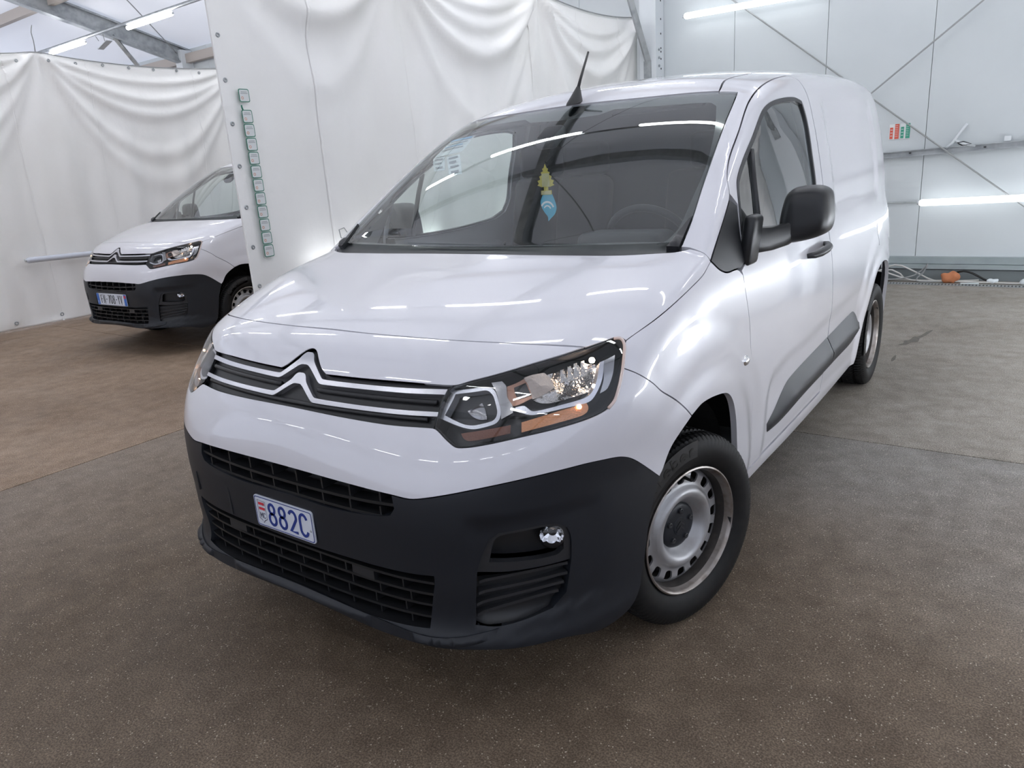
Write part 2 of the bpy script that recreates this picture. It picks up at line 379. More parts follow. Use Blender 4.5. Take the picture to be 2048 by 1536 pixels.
def skin(P):
    side,hood,ws,rf,rear,bot=parts(P)
    z=P[...,2];y=P[...,1]
    cab=smax(ws,rf,.05)
    cab=smax(cab,1.02-z,.02)
    ft=smin(hood,cab,.01)
    k=.02+.035*sstep(1.2,1.6,z)
    r=smax(side,ft,k)
    r=smax(r,rear,.10)
    return smax(r,bot,.02)
def skin_grad(P, e=1e-4):
    g = np.stack([(skin(P+np.eye(3)[i]*e)-skin(P-np.eye(3)[i]*e))/(2*e) for i in range(3)], -1)
    return g/np.maximum(np.linalg.norm(g, axis=-1, keepdims=True), 1e-9)
def cast(O, D, tmax=3.2):
    """from inside points O outward along D to the skin"""
    O = np.broadcast_to(O, D.shape); lo = np.zeros(len(D)); hi = np.full(len(D), tmax)
    ts = np.linspace(0, tmax, 60); found = np.zeros(len(D), bool)
    for a, b in zip(ts[:-1], ts[1:]):
        v = skin(O+D*b); new = (~found) & (v > 0); lo[new] = a; hi[new] = b; found |= new
        if found.all(): break
    for _ in range(22):
        m = (lo+hi)/2; v = skin(O+D*m[:, None]); lo = np.where(v > 0, lo, m); hi = np.where(v > 0, m, hi)
    return O+D*hi[:, None]
def front(x, z):
    """points of the front skin at given x, z"""
    x = np.atleast_1d(np.asarray(x, float)); z = np.broadcast_to(np.asarray(z, float), x.shape)
    O = np.stack([x*.0+np.clip(x, -.8, .8), np.full_like(x, .62), z], -1)
    return cast(O, np.tile(np.array([0, -1., 0]), (len(x), 1)), 1.2)
def smooth_path(P, step, sharp=32, closed=True):
    """Catmull-Rom through P with corners kept where it turns sharply"""
    P = np.array(P, float); n = len(P); out = []
    def ang(i):
        a = P[i]-P[i-1]; b = P[(i+1) % n]-P[i]
        return math.degrees(math.acos(np.clip(a@b/(np.linalg.norm(a)*np.linalg.norm(b)+1e-12), -1, 1)))
    corner = [ang(i) > sharp for i in range(n)]
    if not closed: corner[0] = corner[-1] = True
    for i in range(n if closed else n-1):
        j = (i+1) % n; p1, p2 = P[i], P[j]
        p0 = 2*p1-p2 if corner[i] else P[i-1]; p3 = 2*p2-p1 if corner[j] else P[(j+1) % n]
        d = np.linalg.norm(p2-p1); k = max(1, int(math.ceil(d/step)))
        # centripetal-ish tangents limited to the chord
        m1 = (p2-p0)/2; m2 = (p3-p1)/2
        for m in (m1, m2):
            L = np.linalg.norm(m)
            if L > d: m *= d/L
        for q in range(k):
            t = q/k; out.append((2*t**3-3*t*t+1)*p1+(t**3-2*t*t+t)*m1+(-2*t**3+3*t*t)*p2+(t**3-t*t)*m2)
    if not closed: out.append(P[-1])
    return np.array(out)
def inside(pts, poly):
    x, y = pts[:, 0], pts[:, 1]; r = np.zeros(len(pts), bool)
    a = poly; b = np.roll(poly, -1, 0)
    for (x1, y1), (x2, y2) in zip(a, b):
        if y1 == y2: continue
        c = ((y1 > y) != (y2 > y)) & (x < (x2-x1)*(y-y1)/(y2-y1)+x1); r ^= c
    return r
def edge_dist(pts, poly):
    d = np.full(len(pts), 1e9); a = poly; b = np.roll(poly, -1, 0)
    for p, q in zip(a, b):
        e = q-p; t = np.clip(((pts-p)@e)/max(e@e, 1e-12), 0, 1); d = np.minimum(d, np.linalg.norm(pts-p-t[:, None]*e, axis=1))
    return d
def inset(poly, g):
    A = np.sum(poly[:, 0]*np.roll(poly[:, 1], -1)-np.roll(poly[:, 0], -1)*poly[:, 1]); s = 1 if A > 0 else -1
    d = np.roll(poly, -1, 0)-np.roll(poly, 1, 0); d /= np.maximum(np.linalg.norm(d, axis=1, keepdims=True), 1e-9)
    return poly+g*s*np.stack([-d[:, 1], d[:, 0]], -1)
def panel(name, outline, O, material, parent, holes=(), h=.025, off=0., rim=.014, gap=.0018, bulge=None, mirror=False, sharp=32, ref=None):
    """a sheet of the skin inside a 3D outline, seen from the inner point O, with turned-in edges"""
    O = np.array(O, float); hb = min(h*.6, .014)
    loops = [smooth_path(outline, hb, sharp)]+[smooth_path(q, hb, sharp) for q in holes]
    D0 = loops[0]-O; n0 = (D0/np.linalg.norm(D0, axis=1, keepdims=True)).mean(0); n0 /= np.linalg.norm(n0)
    a = np.array([0, 0, 1.]) if abs(n0[2]) < .9 else np.array([0, 1., 0]); t1 = np.cross(a, n0); t1 /= np.linalg.norm(t1); t2 = np.cross(n0, t1)
    R = np.mean(D0@n0)
    def uv(P):
        d = P-O; w = d@n0; return np.stack([d@t1/w, d@t2/w], -1)*R
    L2 = [uv(l) for l in loops]
    L2 = [inset(l, gap if i == 0 else -gap) for i, l in enumerate(L2)]
    lo = L2[0].min(0); hi = L2[0].max(0)
    gx, gy = np.meshgrid(np.arange(lo[0]+h*.5, hi[0], h), np.arange(lo[1]+h*.5, hi[1], h)); gx[1::2] += h/2
    G = np.stack([gx.ravel(), gy.ravel()], -1); G = G[inside(G, L2[0])]
    for q in L2[1:]: G = G[~inside(G, q)]
    for q in L2:
        if len(G): G = G[edge_dist(G, q) > h*.35]
    V2 = np.concatenate(L2+[G]); E = []; b = 0
    for q in L2: E += [(b+i, b+(i+1) % len(q)) for i in range(len(q))]; b += len(q)
    vo, _, fo, ov, _, _ = delaunay_2d_cdt([Vector(v) for v in V2], E, [], 0, 1e-7)
    V2n = np.array([tuple(v) for v in vo]); T = np.array([f for f in fo if len(f) == 3]); cen = V2n[T].mean(1)
    keep = inside(cen, L2[0])
    for q in L2[1:]: keep &= ~inside(cen, q)
    T = T[keep]
    def lift(q):
        d = n0+(q[:, :1]*t1+q[:, 1:]*t2)/R; d /= np.linalg.norm(d, axis=1, keepdims=True); return cast(O, d)
    P = lift(V2n); N = skin_grad(P); o_ = np.full(len(P), off)
    if bulge:
        dd = edge_dist(V2n, L2[0] if ref is None else uv(smooth_path(ref, hb, sharp))); o_ = o_+bulge[0]*(np.clip(dd/bulge[1], 0, 1) if len(bulge) > 2 else sstep(0, bulge[1], dd))
    P = P+N*o_[:, None]
    w = P[T]; nf = np.cross(w[:, 1]-w[:, 0], w[:, 2]-w[:, 0]); flip = np.einsum('ij,ij->i', nf, N[T].mean(1)) < 0
    T[flip] = T[flip][:, ::-1]
    if bulge:
        nf = np.cross(P[T[:, 1]]-P[T[:, 0]], P[T[:, 2]]-P[T[:, 0]]); Nn = np.zeros_like(P)
        for k in range(3): np.add.at(Nn, T[:, k], nf)
        N2 = Nn/np.maximum(np.linalg.norm(Nn, axis=1, keepdims=True), 1e-12)
    else: N2 = N
    V = [P]; NN = [N2]; F = [tuple(t) for t in T]; base = len(P)
    if rim:
        for li, q in enumerate(L2):
            p = lift(q); n = skin_grad(p); pt = p+n*off; pb = p+n*(off-rim)
            tg = np.roll(pt, -1, 0)-np.roll(pt, 1, 0); sn = np.cross(tg, n); sn /= np.maximum(np.linalg.norm(sn, axis=1, keepdims=True), 1e-9)
            A = np.sum(q[:, 0]*np.roll(q[:, 1], -1)-np.roll(q[:, 0], -1)*q[:, 1])
            s = (1 if A > 0 else -1)*(1 if li == 0 else -1)
            k = len(q); V += [pt, pb]; NN += [sn*s, sn*s]
            for i in range(k):
                j = (i+1) % k; fq = (base+i, base+k+i, base+k+j, base+j); F.append(fq if s > 0 else fq[::-1])
            base += 2*k
    V = np.concatenate(V); NN = np.concatenate(NN)
    o = mesh(name, V, F, material, parent, normals=NN)
    if not mirror: return o
    m = np.array([-1, 1, 1]); o2 = mesh(name, V*m, [f[::-1] for f in F], material, parent, normals=NN*m)
    return o, o2
def mir(P): return [(-p[0], p[1], p[2]) for p in reversed(P)]
def full(half):
    """half outline from the centre line round to the centre line again -> closed symmetric outline"""
    h = [tuple(p) for p in half]; a = h[1:] if abs(h[0][0]) < 1e-6 else h
    core = h if abs(h[-1][0]) > 1e-6 else h[:-1]
    m = [(-p[0], p[1], p[2]) for p in reversed(core) if abs(p[0]) > 1e-6]
    return h+m
# ------------------------------------------------------------------ the hall
X0, X1, Y0, Y1 = -17.0, 12.0, -12.0, 7.85
EAVE, SLOPE, RIDGE_Y = 4.10, .267, -2.0
def roof_z(y): return EAVE+SLOPE*((Y1-y) if y > RIDGE_Y else (Y1-RIDGE_Y)-(RIDGE_Y-y))
fl = MB().box(((X0+X1)/2, (Y0+Y1)/2, -.09), (X1-X0, Y1-Y0, .12)).build('floor', 'dirt_dark'); tag(fl, kind='structure')
xs = [X0]+[-2.64+4.95*k for k in range(-2, 3)]+[X1]; ys = [Y0]+[2.64+4.95*k for k in range(-2, 1)]+[Y1]
for i in range(len(xs)-1):
    for j in range(len(ys)-1):
        a, b, c, d = xs[i]+.004, xs[i+1]-.004, ys[j]+.004, ys[j+1]-.004
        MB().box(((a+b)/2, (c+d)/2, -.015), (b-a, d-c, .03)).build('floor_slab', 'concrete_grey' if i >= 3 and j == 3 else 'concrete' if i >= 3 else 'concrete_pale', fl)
def wall(name, c, d, material='wall_panel_white'):
    return tag(MB().box(c, d).build(name, material), kind='structure')
wb = wall('wall_back', ((X0+X1)/2, Y1+.09, 2.05), (X1-X0, .06, 4.1), 'base_dark')
x = -1.452-1.016*15
while x < X1-1:
    MB().box((x+.508, Y1+.03, 2.05), (1.016-.005, .06, 4.1)).build('wall_panel', 'wall_panel_white', wb); x += 1.016
# three unseen hall sides, made more translucent than the roof as added fill light
for nm_, V_ in (('wall_front', [(X0, Y0, 0), (X1, Y0, 0), (X1, Y0, 4.1), (X0, Y0, 4.1)]), ('wall_left', [(X0, Y0, 0), (X0, Y1, 0), (X0, Y1, 4.1), (X0, RIDGE_Y, roof_z(RIDGE_Y)), (X0, Y0, 4.1)]), ('wall_right', [(X1, Y0, 0), (X1, Y1, 0), (X1, Y1, 4.1), (X1, RIDGE_Y, roof_z(RIDGE_Y)), (X1, Y0, 4.1)])):
    tag(mesh(nm_, V_, [tuple(range(len(V_)))], 'wall_fill_membrane'), kind='structure')
ce = MB()
for (ya, yb) in ((Y1+.1, RIDGE_Y), (RIDGE_Y, Y0-.1)):
    za, zb = (roof_z(min(ya, Y1)), roof_z(max(yb, Y0)))
    ce.add([(X0, ya, za), (X1, ya, za), (X1, yb, zb), (X0, yb, zb)], [(0, 1, 2, 3)])
tag(ce.build('ceiling', 'roof_membrane'), kind='structure')
# base rail along the back wall
bb = MB().box(((X0+X1)/2, Y1-.035, .205), (X1-X0, .07, .07)).build('baseboard_back', 'base_grey'); tag(bb, kind='structure')
MB().box(((X0+X1)/2, Y1-.05, .142), (X1-X0, .10, .046)).build('rail_step', 'base_grey', bb)
MB().box(((X0+X1)/2, Y1-.04, .055), (X1-X0, .08, .11)).build('rail_foot', 'base_dark', bb)
# steel frame: columns, rafters, purlins
BAYS = (-12.2, -7.31, -2.42, 2.45, 7.32)
where = {-12.2: 'beyond the far left curtain', -7.31: 'above the parked van', -2.42: 'where the curtain meets the back wall', 2.45: 'right of the signs, out past the lamp', 7.32: 'at the far right of the hall'}
for bx_ in BAYS:
    c = MB(); c.box((bx_-.09, Y1-.13, 2.03), (.02, .24, 4.06)); c.box((bx_+.09, Y1-.13, 2.03), (.02, .24, 4.06)); c.box((bx_, Y1-.13, 2.03), (.17, .02, 4.06)); c.box((bx_, Y1-.245, 2.03), (.21, .012, 4.06))
    co = c.build('steel_column', 'steel_white'); tag(co, 'pale steel column with bolt holes '+where[bx_], 'column', 'columns on the back wall')
    if bx_ == -2.42:
        for z in (3.24, 3.04, 2.88, 2.72, 2.68, 2.60, 2.49, 2.38, 2.28):
            MB().lathe([(0, .011), (.003, .011), (.0031, 0)], 10).build('bolt_hole', 'hole_dark', co).location = (bx_+.1005, Y1-.10, z)
        for z in (2.70, 2.61, 2.52):
            o = MB().lathe([(0, .016), (.012, .015), (.0125, 0)], 6).build('bolt_head', 'galvanised', co); o.location = (bx_+.101, Y1-.16, z)
    r = MB()
    for (ya, yb) in ((Y1-.02, RIDGE_Y), (RIDGE_Y, Y0+.1)):
        za, zb = roof_z(ya), roof_z(yb); L = math.hypot(yb-ya, zb-za); a = math.atan2(zb-za, yb-ya); M = Matrix.Rotation(a, 3, 'X'); cc = ((ya+yb)/2, (za+zb)/2)
        up = M @ Vector((0, 0, 1)); s_ = 1 if up.z > 0 else -1
        for (dz, wd, ht) in ((-.17, .05, .26), (-.035, .15, .03), (-.305, .15, .03)):
            r.box((bx_, cc[0]+up.y*dz*s_, cc[1]+up.z*dz*s_), (wd, L, ht), M)
    tag(r.build('roof_rafter', 'galvanised'), 'galvanised roof rafter sloping up '+where[bx_], 'beam', 'roof rafters')
    k = MB(); k.tube([(bx_, Y1-.24, 2.56), (bx_, Y1-.95, 3.55), (bx_, Y1-1.45, 4.22)], .042, 4); k.box((bx_, Y1-.26, 2.47), (.09, .03, .22))
    tag(k.build('knee_brace', 'galvanised'), 'galvanised diagonal knee brace bolted to the column '+where[bx_], 'brace', 'knee braces')
for i, (y, mt, nm) in enumerate(((7.74, 'steel_brown', 'at the eaves'), (5.45, 'steel_brown', 'second from the eaves'), (3.0, 'galvanised', 'third from the eaves'), (.5, 'galvanised', 'fourth from the eaves'), (-2.0, 'galvanised', 'under the ridge'), (-4.5, 'galvanised', 'behind the ridge'), (-7.0, 'galvanised', 'over the far aisle'), (-9.5, 'galvanised', 'by the opposite wall'))):
    z = roof_z(y)-(.09 if i else .22); tag(MB().box(((X0+X1)/2, y, z), (X1-X0, .10, .16)).build('roof_purlin', mt), 'long horizontal roof purlin '+nm, 'beam', 'roof purlins')
def cable(name, pts, r, material, label, cat='cable', group=None, parent=None):
    P = smooth_path(pts, .08, 170, closed=False) if len(pts) > 2 else pts
    o = MB().tube([tuple(p) for p in P], r, 6).build(name, material, parent, smooth=True)
    return tag(o, label, cat, group) if parent is None else o
# ------------------------------------------------------------------ bracing, rail, lamps, curtains
yb = Y1-.09
cable('bracing_cable', [(-2.40, yb, 3.85), (0, yb, 1.945), (2.42, yb, .02)], .009, 'cable_grey', 'thin steel bracing cable falling left to right across the white wall', group='bracing cables')
cable('bracing_cable', [(2.42, yb-.03, 3.80), (0, yb-.03, 1.905), (-2.40, yb-.03, .02)], .009, 'cable_grey', 'thin steel bracing cable rising left to right across the white wall', group='bracing cables')
cable('bracing_cable', [(-12.2, 7.6, 4.0), (-10.9, 6.15, 4.42), (-7.31, 2.15, 5.5)], .009, 'cable_grey', 'thin bracing cable under the roof beside the long rafter', group='bracing cables')
cable('bracing_cable', [(-2.36, 3.02, 5.09), (-1.21, 4.49, 4.70), (1.30, 7.6, 3.86)], .009, 'cable_grey', 'thin roof bracing cable running from the rafter down to the eaves', group='bracing cables')
cable('bracing_cable', [(-2.36, 2.95, 5.11), (-1.18, 1.84, 5.41), (2.40, -1.6, 6.30)], .009, 'cable_grey', 'thin roof bracing cable running from the rafter up to the ridge', group='bracing cables')
rl = MB()
for (dz, dy, h_, d_) in ((0, 0, .062, .012), (.027, -.02, .008, .04), (-.027, -.02, .008, .04)): rl.box((0, Y1-.03+dy, 1.305+dz), (4.7, d_, h_), Matrix.Rotation(-.027, 3, 'Y'))
rl = tag(rl.build('wall_rail', 'galvanised'), 'galvanised horizontal rail fixed across the white wall panels', 'rail')
for x_ in (.46, 1.12): MB().box((x_, Y1-.078, 1.311+x_*.02), (.022, .004, .014)).build('rail_slot', 'hole_dark', rl)
cable('wall_conduit', [(-2.2, Y1-.03, .80), (.62, Y1-.03, .815)], .008, 'galvanised', 'thin grey conduit leading to the low wall lamp', 'conduit')
def tube_lamp(p0, p1, label, lit='tube_lit_low', r=.034, group='tubular lamps', hang=0.):
    p0, p1 = Vector(p0), Vector(p1); d = (p1-p0).normalized()
    t = empty('tube_lamp', p0); tag(t, label, 'lamp', group)
    L = (p1-p0).length; n = 10; P = []
    for k in range(7): a = math.pi/2*k/6; P.append((r*(1-math.cos(a)), r*math.sin(a)+1e-4))
    P = P+[(L-h_, rr) for h_, rr in reversed(P)]
    m = MB().lathe(P, 20); R = d.to_track_quat('X', 'Z').to_matrix(); m.V = [tuple(R @ Vector(q)) for q in m.V]; m.build('diffuser', lit, t, smooth=True)
    for s in (.0, 1.):
        m = MB().lathe([(L*s-.012, 0), (L*s-.012, r*.55), (L*s+.012, r*.55), (L*s+.012, 0)], 14); m.V = [tuple(R @ Vector(q)) for q in m.V]; m.build('end_cap', 'tube_cap', t, smooth=False)
    if hang:
        for s in (.2, .8):
            q = R @ Vector((L*s, 0, 0)); MB().box((q.x, q.y, q.z+hang/2), (.03, .03, hang)).build('bracket', 'tube_cap', t)
    return t
tube_lamp((-2.00, Y1-.16, 3.01), (-.50, Y1-.16, 3.00), 'bright tube lamp high on the white wall above the van roof')
tube_lamp((.585, Y1-.14, .812), (2.08, Y1-.14, .845), 'bright tube lamp low on the white wall at right')
tube_lamp((-2.48, 2.27, .90), (-2.48, 3.70, .93), 'bright tube lamp low on the curtain behind the bonnet')
tube_lamp((-2.48, 4.6, .90), (-2.48, 6.1, .90), 'bright tube lamp low on the curtain behind the van cab')
tube_lamp((-8.06, 2.55, .80), (-8.06, 4.05, .77), 'unlit grey tube lamp low on the far left curtain', lit='tube_unlit')
for i, y_ in enumerate((1.2, 2.9, 4.6, 6.2)):
    tube_lamp((2.60, y_, .72), (2.60, y_+1.4, .72), 'bright tube lamp low on the right curtain, '+('nearest the camera', 'second from the camera', 'third from the camera', 'nearest the back wall')[i], lit='tube_lit_side')
rows = ((5.66, 3.97, 'over the back of the bays', -13.03, 2.67, 1.3), (3.15, 4.30, 'above the van windscreen', -15.28, 2.06, 1.37), (1.55, 4.60, 'above the van bonnet', -14.55, 2.25, 1.35), (-3.4, 5.2, 'behind the camera under the ridge', -14.0, 2.67, 1.4), (-7.6, 4.3, 'over the opposite side of the hall', -13.0, 2.67, 1.4))
for ri, (y_, z_, nm, xs0, per, ln) in enumerate(rows):
    cable('lamp_conduit', [(X0+.1, y_, z_+.07), (X1-.1, y_, z_+.07)], .026, 'galvanised', 'dark conduit carrying a row of tube lamps '+nm, 'conduit', 'lamp conduits')
    for k in range(9):
        xa = xs0+per*k
        if xa+ln > X1: break
        tube_lamp((xa, y_, z_), (xa+ln, y_, z_), '%s tube lamp from the left in the row %s' % (('first', 'second', 'third', 'fourth', 'fifth', 'sixth', 'seventh', 'eighth', 'ninth')[k], nm), group='ceiling tube lamps', lit='tube_lit', hang=.042, r=.03)
lf = MB().box((-11.24, 5.72, 3.86), (.34, .10, .012), Matrix.Rotation(-.25, 3, 'Y')).build('loose_lamp_cover', 'tube_cap'); tag(lf, 'loose lamp cover dangling from the conduit under the roof', 'lamp cover')
MB().tube([(-11.36, 5.66, 4.00), (-11.33, 5.68, 3.93)], .006, 6).build('wire', 'cable_grey', lf); MB().tube([(-11.12, 5.66, 4.00), (-11.14, 5.68, 3.88)], .006, 6).build('wire', 'cable_grey', lf)
def curtain(name, x, y0, y1, ztop, hangs, label, seed, out=1., flat=None, seams=(), zbot=.015):
    rng = np.random.RandomState(seed); ny = int((y1-y0)/.03); nz = 120
    Y, T = np.meshgrid(np.linspace(y0, y1, ny), np.linspace(0, 1, nz), indexing='ij')
    hs = sorted(hangs); dip = np.zeros_like(Y); D = np.zeros_like(Y); u = np.zeros_like(Y); Ls = np.ones_like(Y)
    for a, b in zip(hs[:-1], hs[1:]):
        m = (Y >= a-1e-6) & (Y <= b+1e-6); u[m] = (Y[m]-a)/(b-a); Ls[m] = b-a
    par = 4*u*(1-u)
    top = ztop-.07*par*np.minimum(Ls, 2.2)/2
    Z = zbot+(top-zbot)*T; S = top-Z
    for k, (d, A, w) in enumerate(((.16, .032, .045), (.36, .045, .07), (.60, .045, .09), (.92, .032, .11), (1.30, .022, .13))):
        j = 1+.15*rng.randn(); D += A*np.exp(-((S-d*j*par*np.minimum(Ls, 2.6)/2.2)/(w*(.35+.65*par)))**2)*(par > .02)*sstep(0, .25, par)
    ph = rng.rand(6)*6.28
    D += .020*np.sin(Y*2*math.pi/.83+ph[0]+.5*np.sin(Z*1.3+ph[1]))*sstep(.3, 1.6, S)+.010*np.sin(Y*2*math.pi/.37+ph[2]+.8*np.sin(Z*.9))*sstep(.1, 1.2, S)
    for hh in hs:
        ang = np.arctan2(Y-hh, S+.12); D += .03*np.sin(ang*11+ph[3])*np.exp(-((Y-hh)/.8)**2)*np.exp(-S/.9)*sstep(0, .12, S)
    D += .05*np.sin(Y*.9+ph[4])*sstep(0, 2, S)
    if flat: D *= sstep(flat, flat+.9, Y)*.85+.15
    D *= sstep(-.02, .12, Z)*.7+.3
    Xg = x+out*D
    V = np.stack([Xg, Y, Z], -1).reshape(-1, 3); F = [(i*nz+j, (i+1)*nz+j, (i+1)*nz+j+1, i*nz+j+1) for i in range(ny-1) for j in range(nz-1)]
    o = mesh(name, V, F, 'tarp', None, smooth=True); tag(o, label, 'curtain', 'hanging tarpaulin curtains')
    sd = o.modifiers.new('thickness', 'SOLIDIFY'); sd.thickness = .002
    G = np.stack([Xg, Y, Z], -1)
    for ys_ in seams:
        i = int(np.clip(round((ys_-y0)/(y1-y0)*(ny-1)), 1, ny-2)); P = G[i]
        Vs = []
        for p in P: Vs += [(p[0]+out*.003, p[1]-.010, p[2]), (p[0]+out*.005, p[1]-.002, p[2]), (p[0]+out*.005, p[1]+.002, p[2]), (p[0]+out*.003, p[1]+.010, p[2])]
        mesh('seam', Vs, [(4*j+a, 4*j+a+1, 4*j+a+5, 4*j+a+4) for j in range(nz-1) for a in range(3)], 'tarp', o, smooth=False)
    cable('top_cord', [tuple(p+np.array([out*.012, 0, .004])) for p in G[::8, -1]], .006, 'cable_grey', '', parent=o)
    return o, G, ny, nz
def surf_at(G, y0, y1, y, z):
    ny = G.shape[0]; i = int(np.clip(round((y-y0)/(y1-y0)*(ny-1)), 0, ny-1)); col = G[i]; j = int(np.argmin(abs(col[:, 2]-z))); return col[j]
cu, G, _, _ = curtain('curtain', -2.62, 1.80, 7.72, 3.10, [1.80, 3.45, 5.50, 7.72], 'white tarpaulin curtain hanging beside the front van with a strip of stickers', 3, flat=1.95, seams=(2.56, 3.53, 5.33, 6.26, 7.2))
mesh('edge_hem', [(-2.615, 1.80, .02), (-2.615, 1.875, .02), (-2.615, 1.875, 3.08), (-2.615, 1.80, 3.08), (-2.606, 1.80, .02), (-2.606, 1.875, .02), (-2.606, 1.875, 3.08), (-2.606, 1.80, 3.08)], [(0, 1, 2, 3), (4, 7, 6, 5), (0, 4, 5, 1), (1, 5, 6, 2), (2, 6, 7, 3), (3, 7, 4, 0)], 'tarp', cu)
for k in range(11):
    z = 2.62-.26*k
    if z < .2: break
    me = MB().lathe([(0, .007), (.003, .006), (.004, .010), (.003, .014), (0, .015)], 14); me.V = [(-2.605+x_, 1.842+y_, z+z_) for x_, y_, z_ in me.V]; me.build('eyelet', 'galvanised', cu, smooth=True)
curtain('curtain', 2.75, 1.2, 7.72, 3.10, [1.2, 3.2, 5.4, 7.72], 'white tarpaulin curtain closing the right side of the van bay', 5, out=-1., seams=(2.0, 3.1, 4.2, 5.3, 6.4))
cb, G2, _, _ = curtain('curtain', -8.15, -3.5, 7.78, 3.13, [-3.5, -1.2, 1.0, 3.23, 5.9, 7.78], 'white tarpaulin curtain behind the parked van at far left', 9, seams=(.9, 1.85, 2.85, 3.79, 5.18, 6.2))
for k in range(14):
    y_ = 2.0+.33*k; p = surf_at(G2, -3.5, 7.78, y_, 3.03)
    me = MB().lathe([(0, .009), (.003, .008), (.004, .014), (.003, .019), (0, .020)], 10); me.V = [(p[0]+.008+x_, p[1]+y__, p[2]+z_) for x_, y__, z_ in me.V]; me.build('eyelet', 'galvanised', cb, smooth=True)
for k in range(5):
    y_ = 1.2+.55*k; p = surf_at(G2, -3.5, 7.78, y_, .10); me = MB().lathe([(0, .012), (.005, .016), (.003, .022), (0, .024)], 10); me.V = [(p[0]+.008+x_, p[1]+y__, p[2]+z_) for x_, y__, z_ in me.V]; me.build('eyelet', 'galvanised', cb, smooth=True)
cable('hook_cord', [(-8.14, 3.23, 3.13), (-8.13, 3.235, 3.25), (-8.13, 3.23, 3.34), (-8.12, 3.25, 3.42)], .006, 'cable_grey', '', parent=cb)
hk = cable('hanging_ring', [(-2.56, 2.64, 1.02), (-2.555, 2.645, 1.06), (-2.555, 2.61, 1.11), (-2.555, 2.56, 1.10), (-2.555, 2.57, 1.04), (-2.555, 2.63, 1.03)], .004, 'cable_grey', 'small wire ring with a grey clip hanging on the curtain beside the bonnet', 'ring')
MB().box((-2.556, 2.645, 1.005), (.02, .03, .045)).build('clip', 'tube_cap', hk)
# stickers down the curtain edge
zs_ = [2.012]+[1.885-.0862*k for k in range(11)]
ordn = ['topmost', 'second', 'third', 'fourth', 'fifth', 'sixth', 'seventh', 'eighth', 'ninth', 'tenth', 'eleventh', 'lowest']
for k, z in enumerate(zs_):
    y_ = 1.955+(.0 if k == 0 else .004*0); x_ = -2.596
    fn = lambda u, w, d: (x_+d, y_+u, z+w)
    st = MB().prism(rrect(.078, .080, .012), 0, .0015, fn).build('sticker', 'sticker_green'); tag(st, 'green-bordered white sticker on the curtain edge, %s from the top' % ordn[k] if 0 < k < 11 else 'green-bordered white sticker on the curtain edge, %s of the strip' % ordn[k], 'sticker', 'stickers on the curtain edge')
    MB().prism(rrect(.068, .070, .009), .0015, .0022, fn).build('sticker_face', 'sticker_white', st)
    m = MB(); o_ = [(.009*math.cos(2*math.pi*q/20)-.016, .009*math.sin(2*math.pi*q/20)-.015) for q in range(20)]; i_ = [(.0055*math.cos(2*math.pi*q/20)-.016, .0055*math.sin(2*math.pi*q/20)-.015) for q in range(20)]
    m.add([fn(a, b, .0025) for a, b in o_]+[fn(a, b, .0025) for a, b in i_], [(q, (q+1) % 20, 20+(q+1) % 20, 20+q) for q in range(20)]); m.build('round_symbol', 'sticker_orange', st)
    for (u0, u1, w) in ((-.022, .022, .021), (-.026, .026, .012)):
        m = MB(); m.add([fn(u0, w-.0018, .0025), fn(u1, w-.0018, .0025), fn(u1, w+.0018, .0025), fn(u0, w+.0018, .0025)], [(0, 1, 2, 3)]); m.build('text_line', 'sticker_text', st)
m = MB(); m.tube([(-2.597, 1.925, 1.952), (-2.592, 1.922, 1.940), (-2.597, 1.930, 1.925)], .005, 6); tag(m.build('sticker_scrap', 'sticker_green'), 'torn green scrap left between the top two stickers', 'sticker scrap')
# signs on the wall
for (xa, mt, lab, cat_) in ((.235, 'sign_red', 'red fire notice on the white wall beside the green one', 'red'), (.338, 'sign_green', 'green safety notice on the white wall beside the red one', 'green')):
    y_ = Y1-.004
    s = MB().box((xa+.048, y_, 1.545), (.094, .006, .155)).build('wall_sign', 'sign_white'); tag(s, lab, 'sign', 'wall notices')
    MB().box((xa+.074, y_-.004, 1.547), (.040, .003, .150)).build('sign_panel', mt, s); MB().box((xa+.022, y_-.004, 1.532), (.030, .003, .115)).build('sign_panel', mt, s)
    for q in range(7): MB().box((xa+.070, y_-.0062, 1.605-.018*q), (.026, .001, .003)).build('text_line', 'sign_white', s)
    for q in range(3): MB().box((xa+.022, y_-.0062, 1.565-.030*q), (.020, .001, .006)).build('text_line', 'sign_white', s)
# squeegee resting on the rail
sq = empty('squeegee', (.80, Y1-.05, 1.345)); tag(sq, 'white window squeegee leaning on the wall rail', 'squeegee')
m = MB(); m.tube([(-.02, 0, 0), (.03, 0, .045), (.10, 0, .16), (.145, 0, .225)], .013, 8); m.build('blade', 'steel_white', sq, smooth=True)
m = MB(); m.tube([(.055, 0, .075), (.10, 0, .045), (.16, 0, .025), (.235, 0, .005)], [.010, .016, .016, .012], 8); m.build('handle', 'steel_white', sq, smooth=True)
m = MB(); m.tube([(.075, -.012, .045), (.13, -.014, .055), (.20, -.014, .03), (.13, -.016, .012), (.085, -.012, .04)], .005, 6); m.build('grip_edge', 'cord_black', sq, smooth=True)
jb = rbox('junction_box', (1.30, Y1-.04, 1.40), (.06, .05, .05), .008, 'steel_white'); tag(jb, 'small pale junction box above the wall rail', 'junction box')
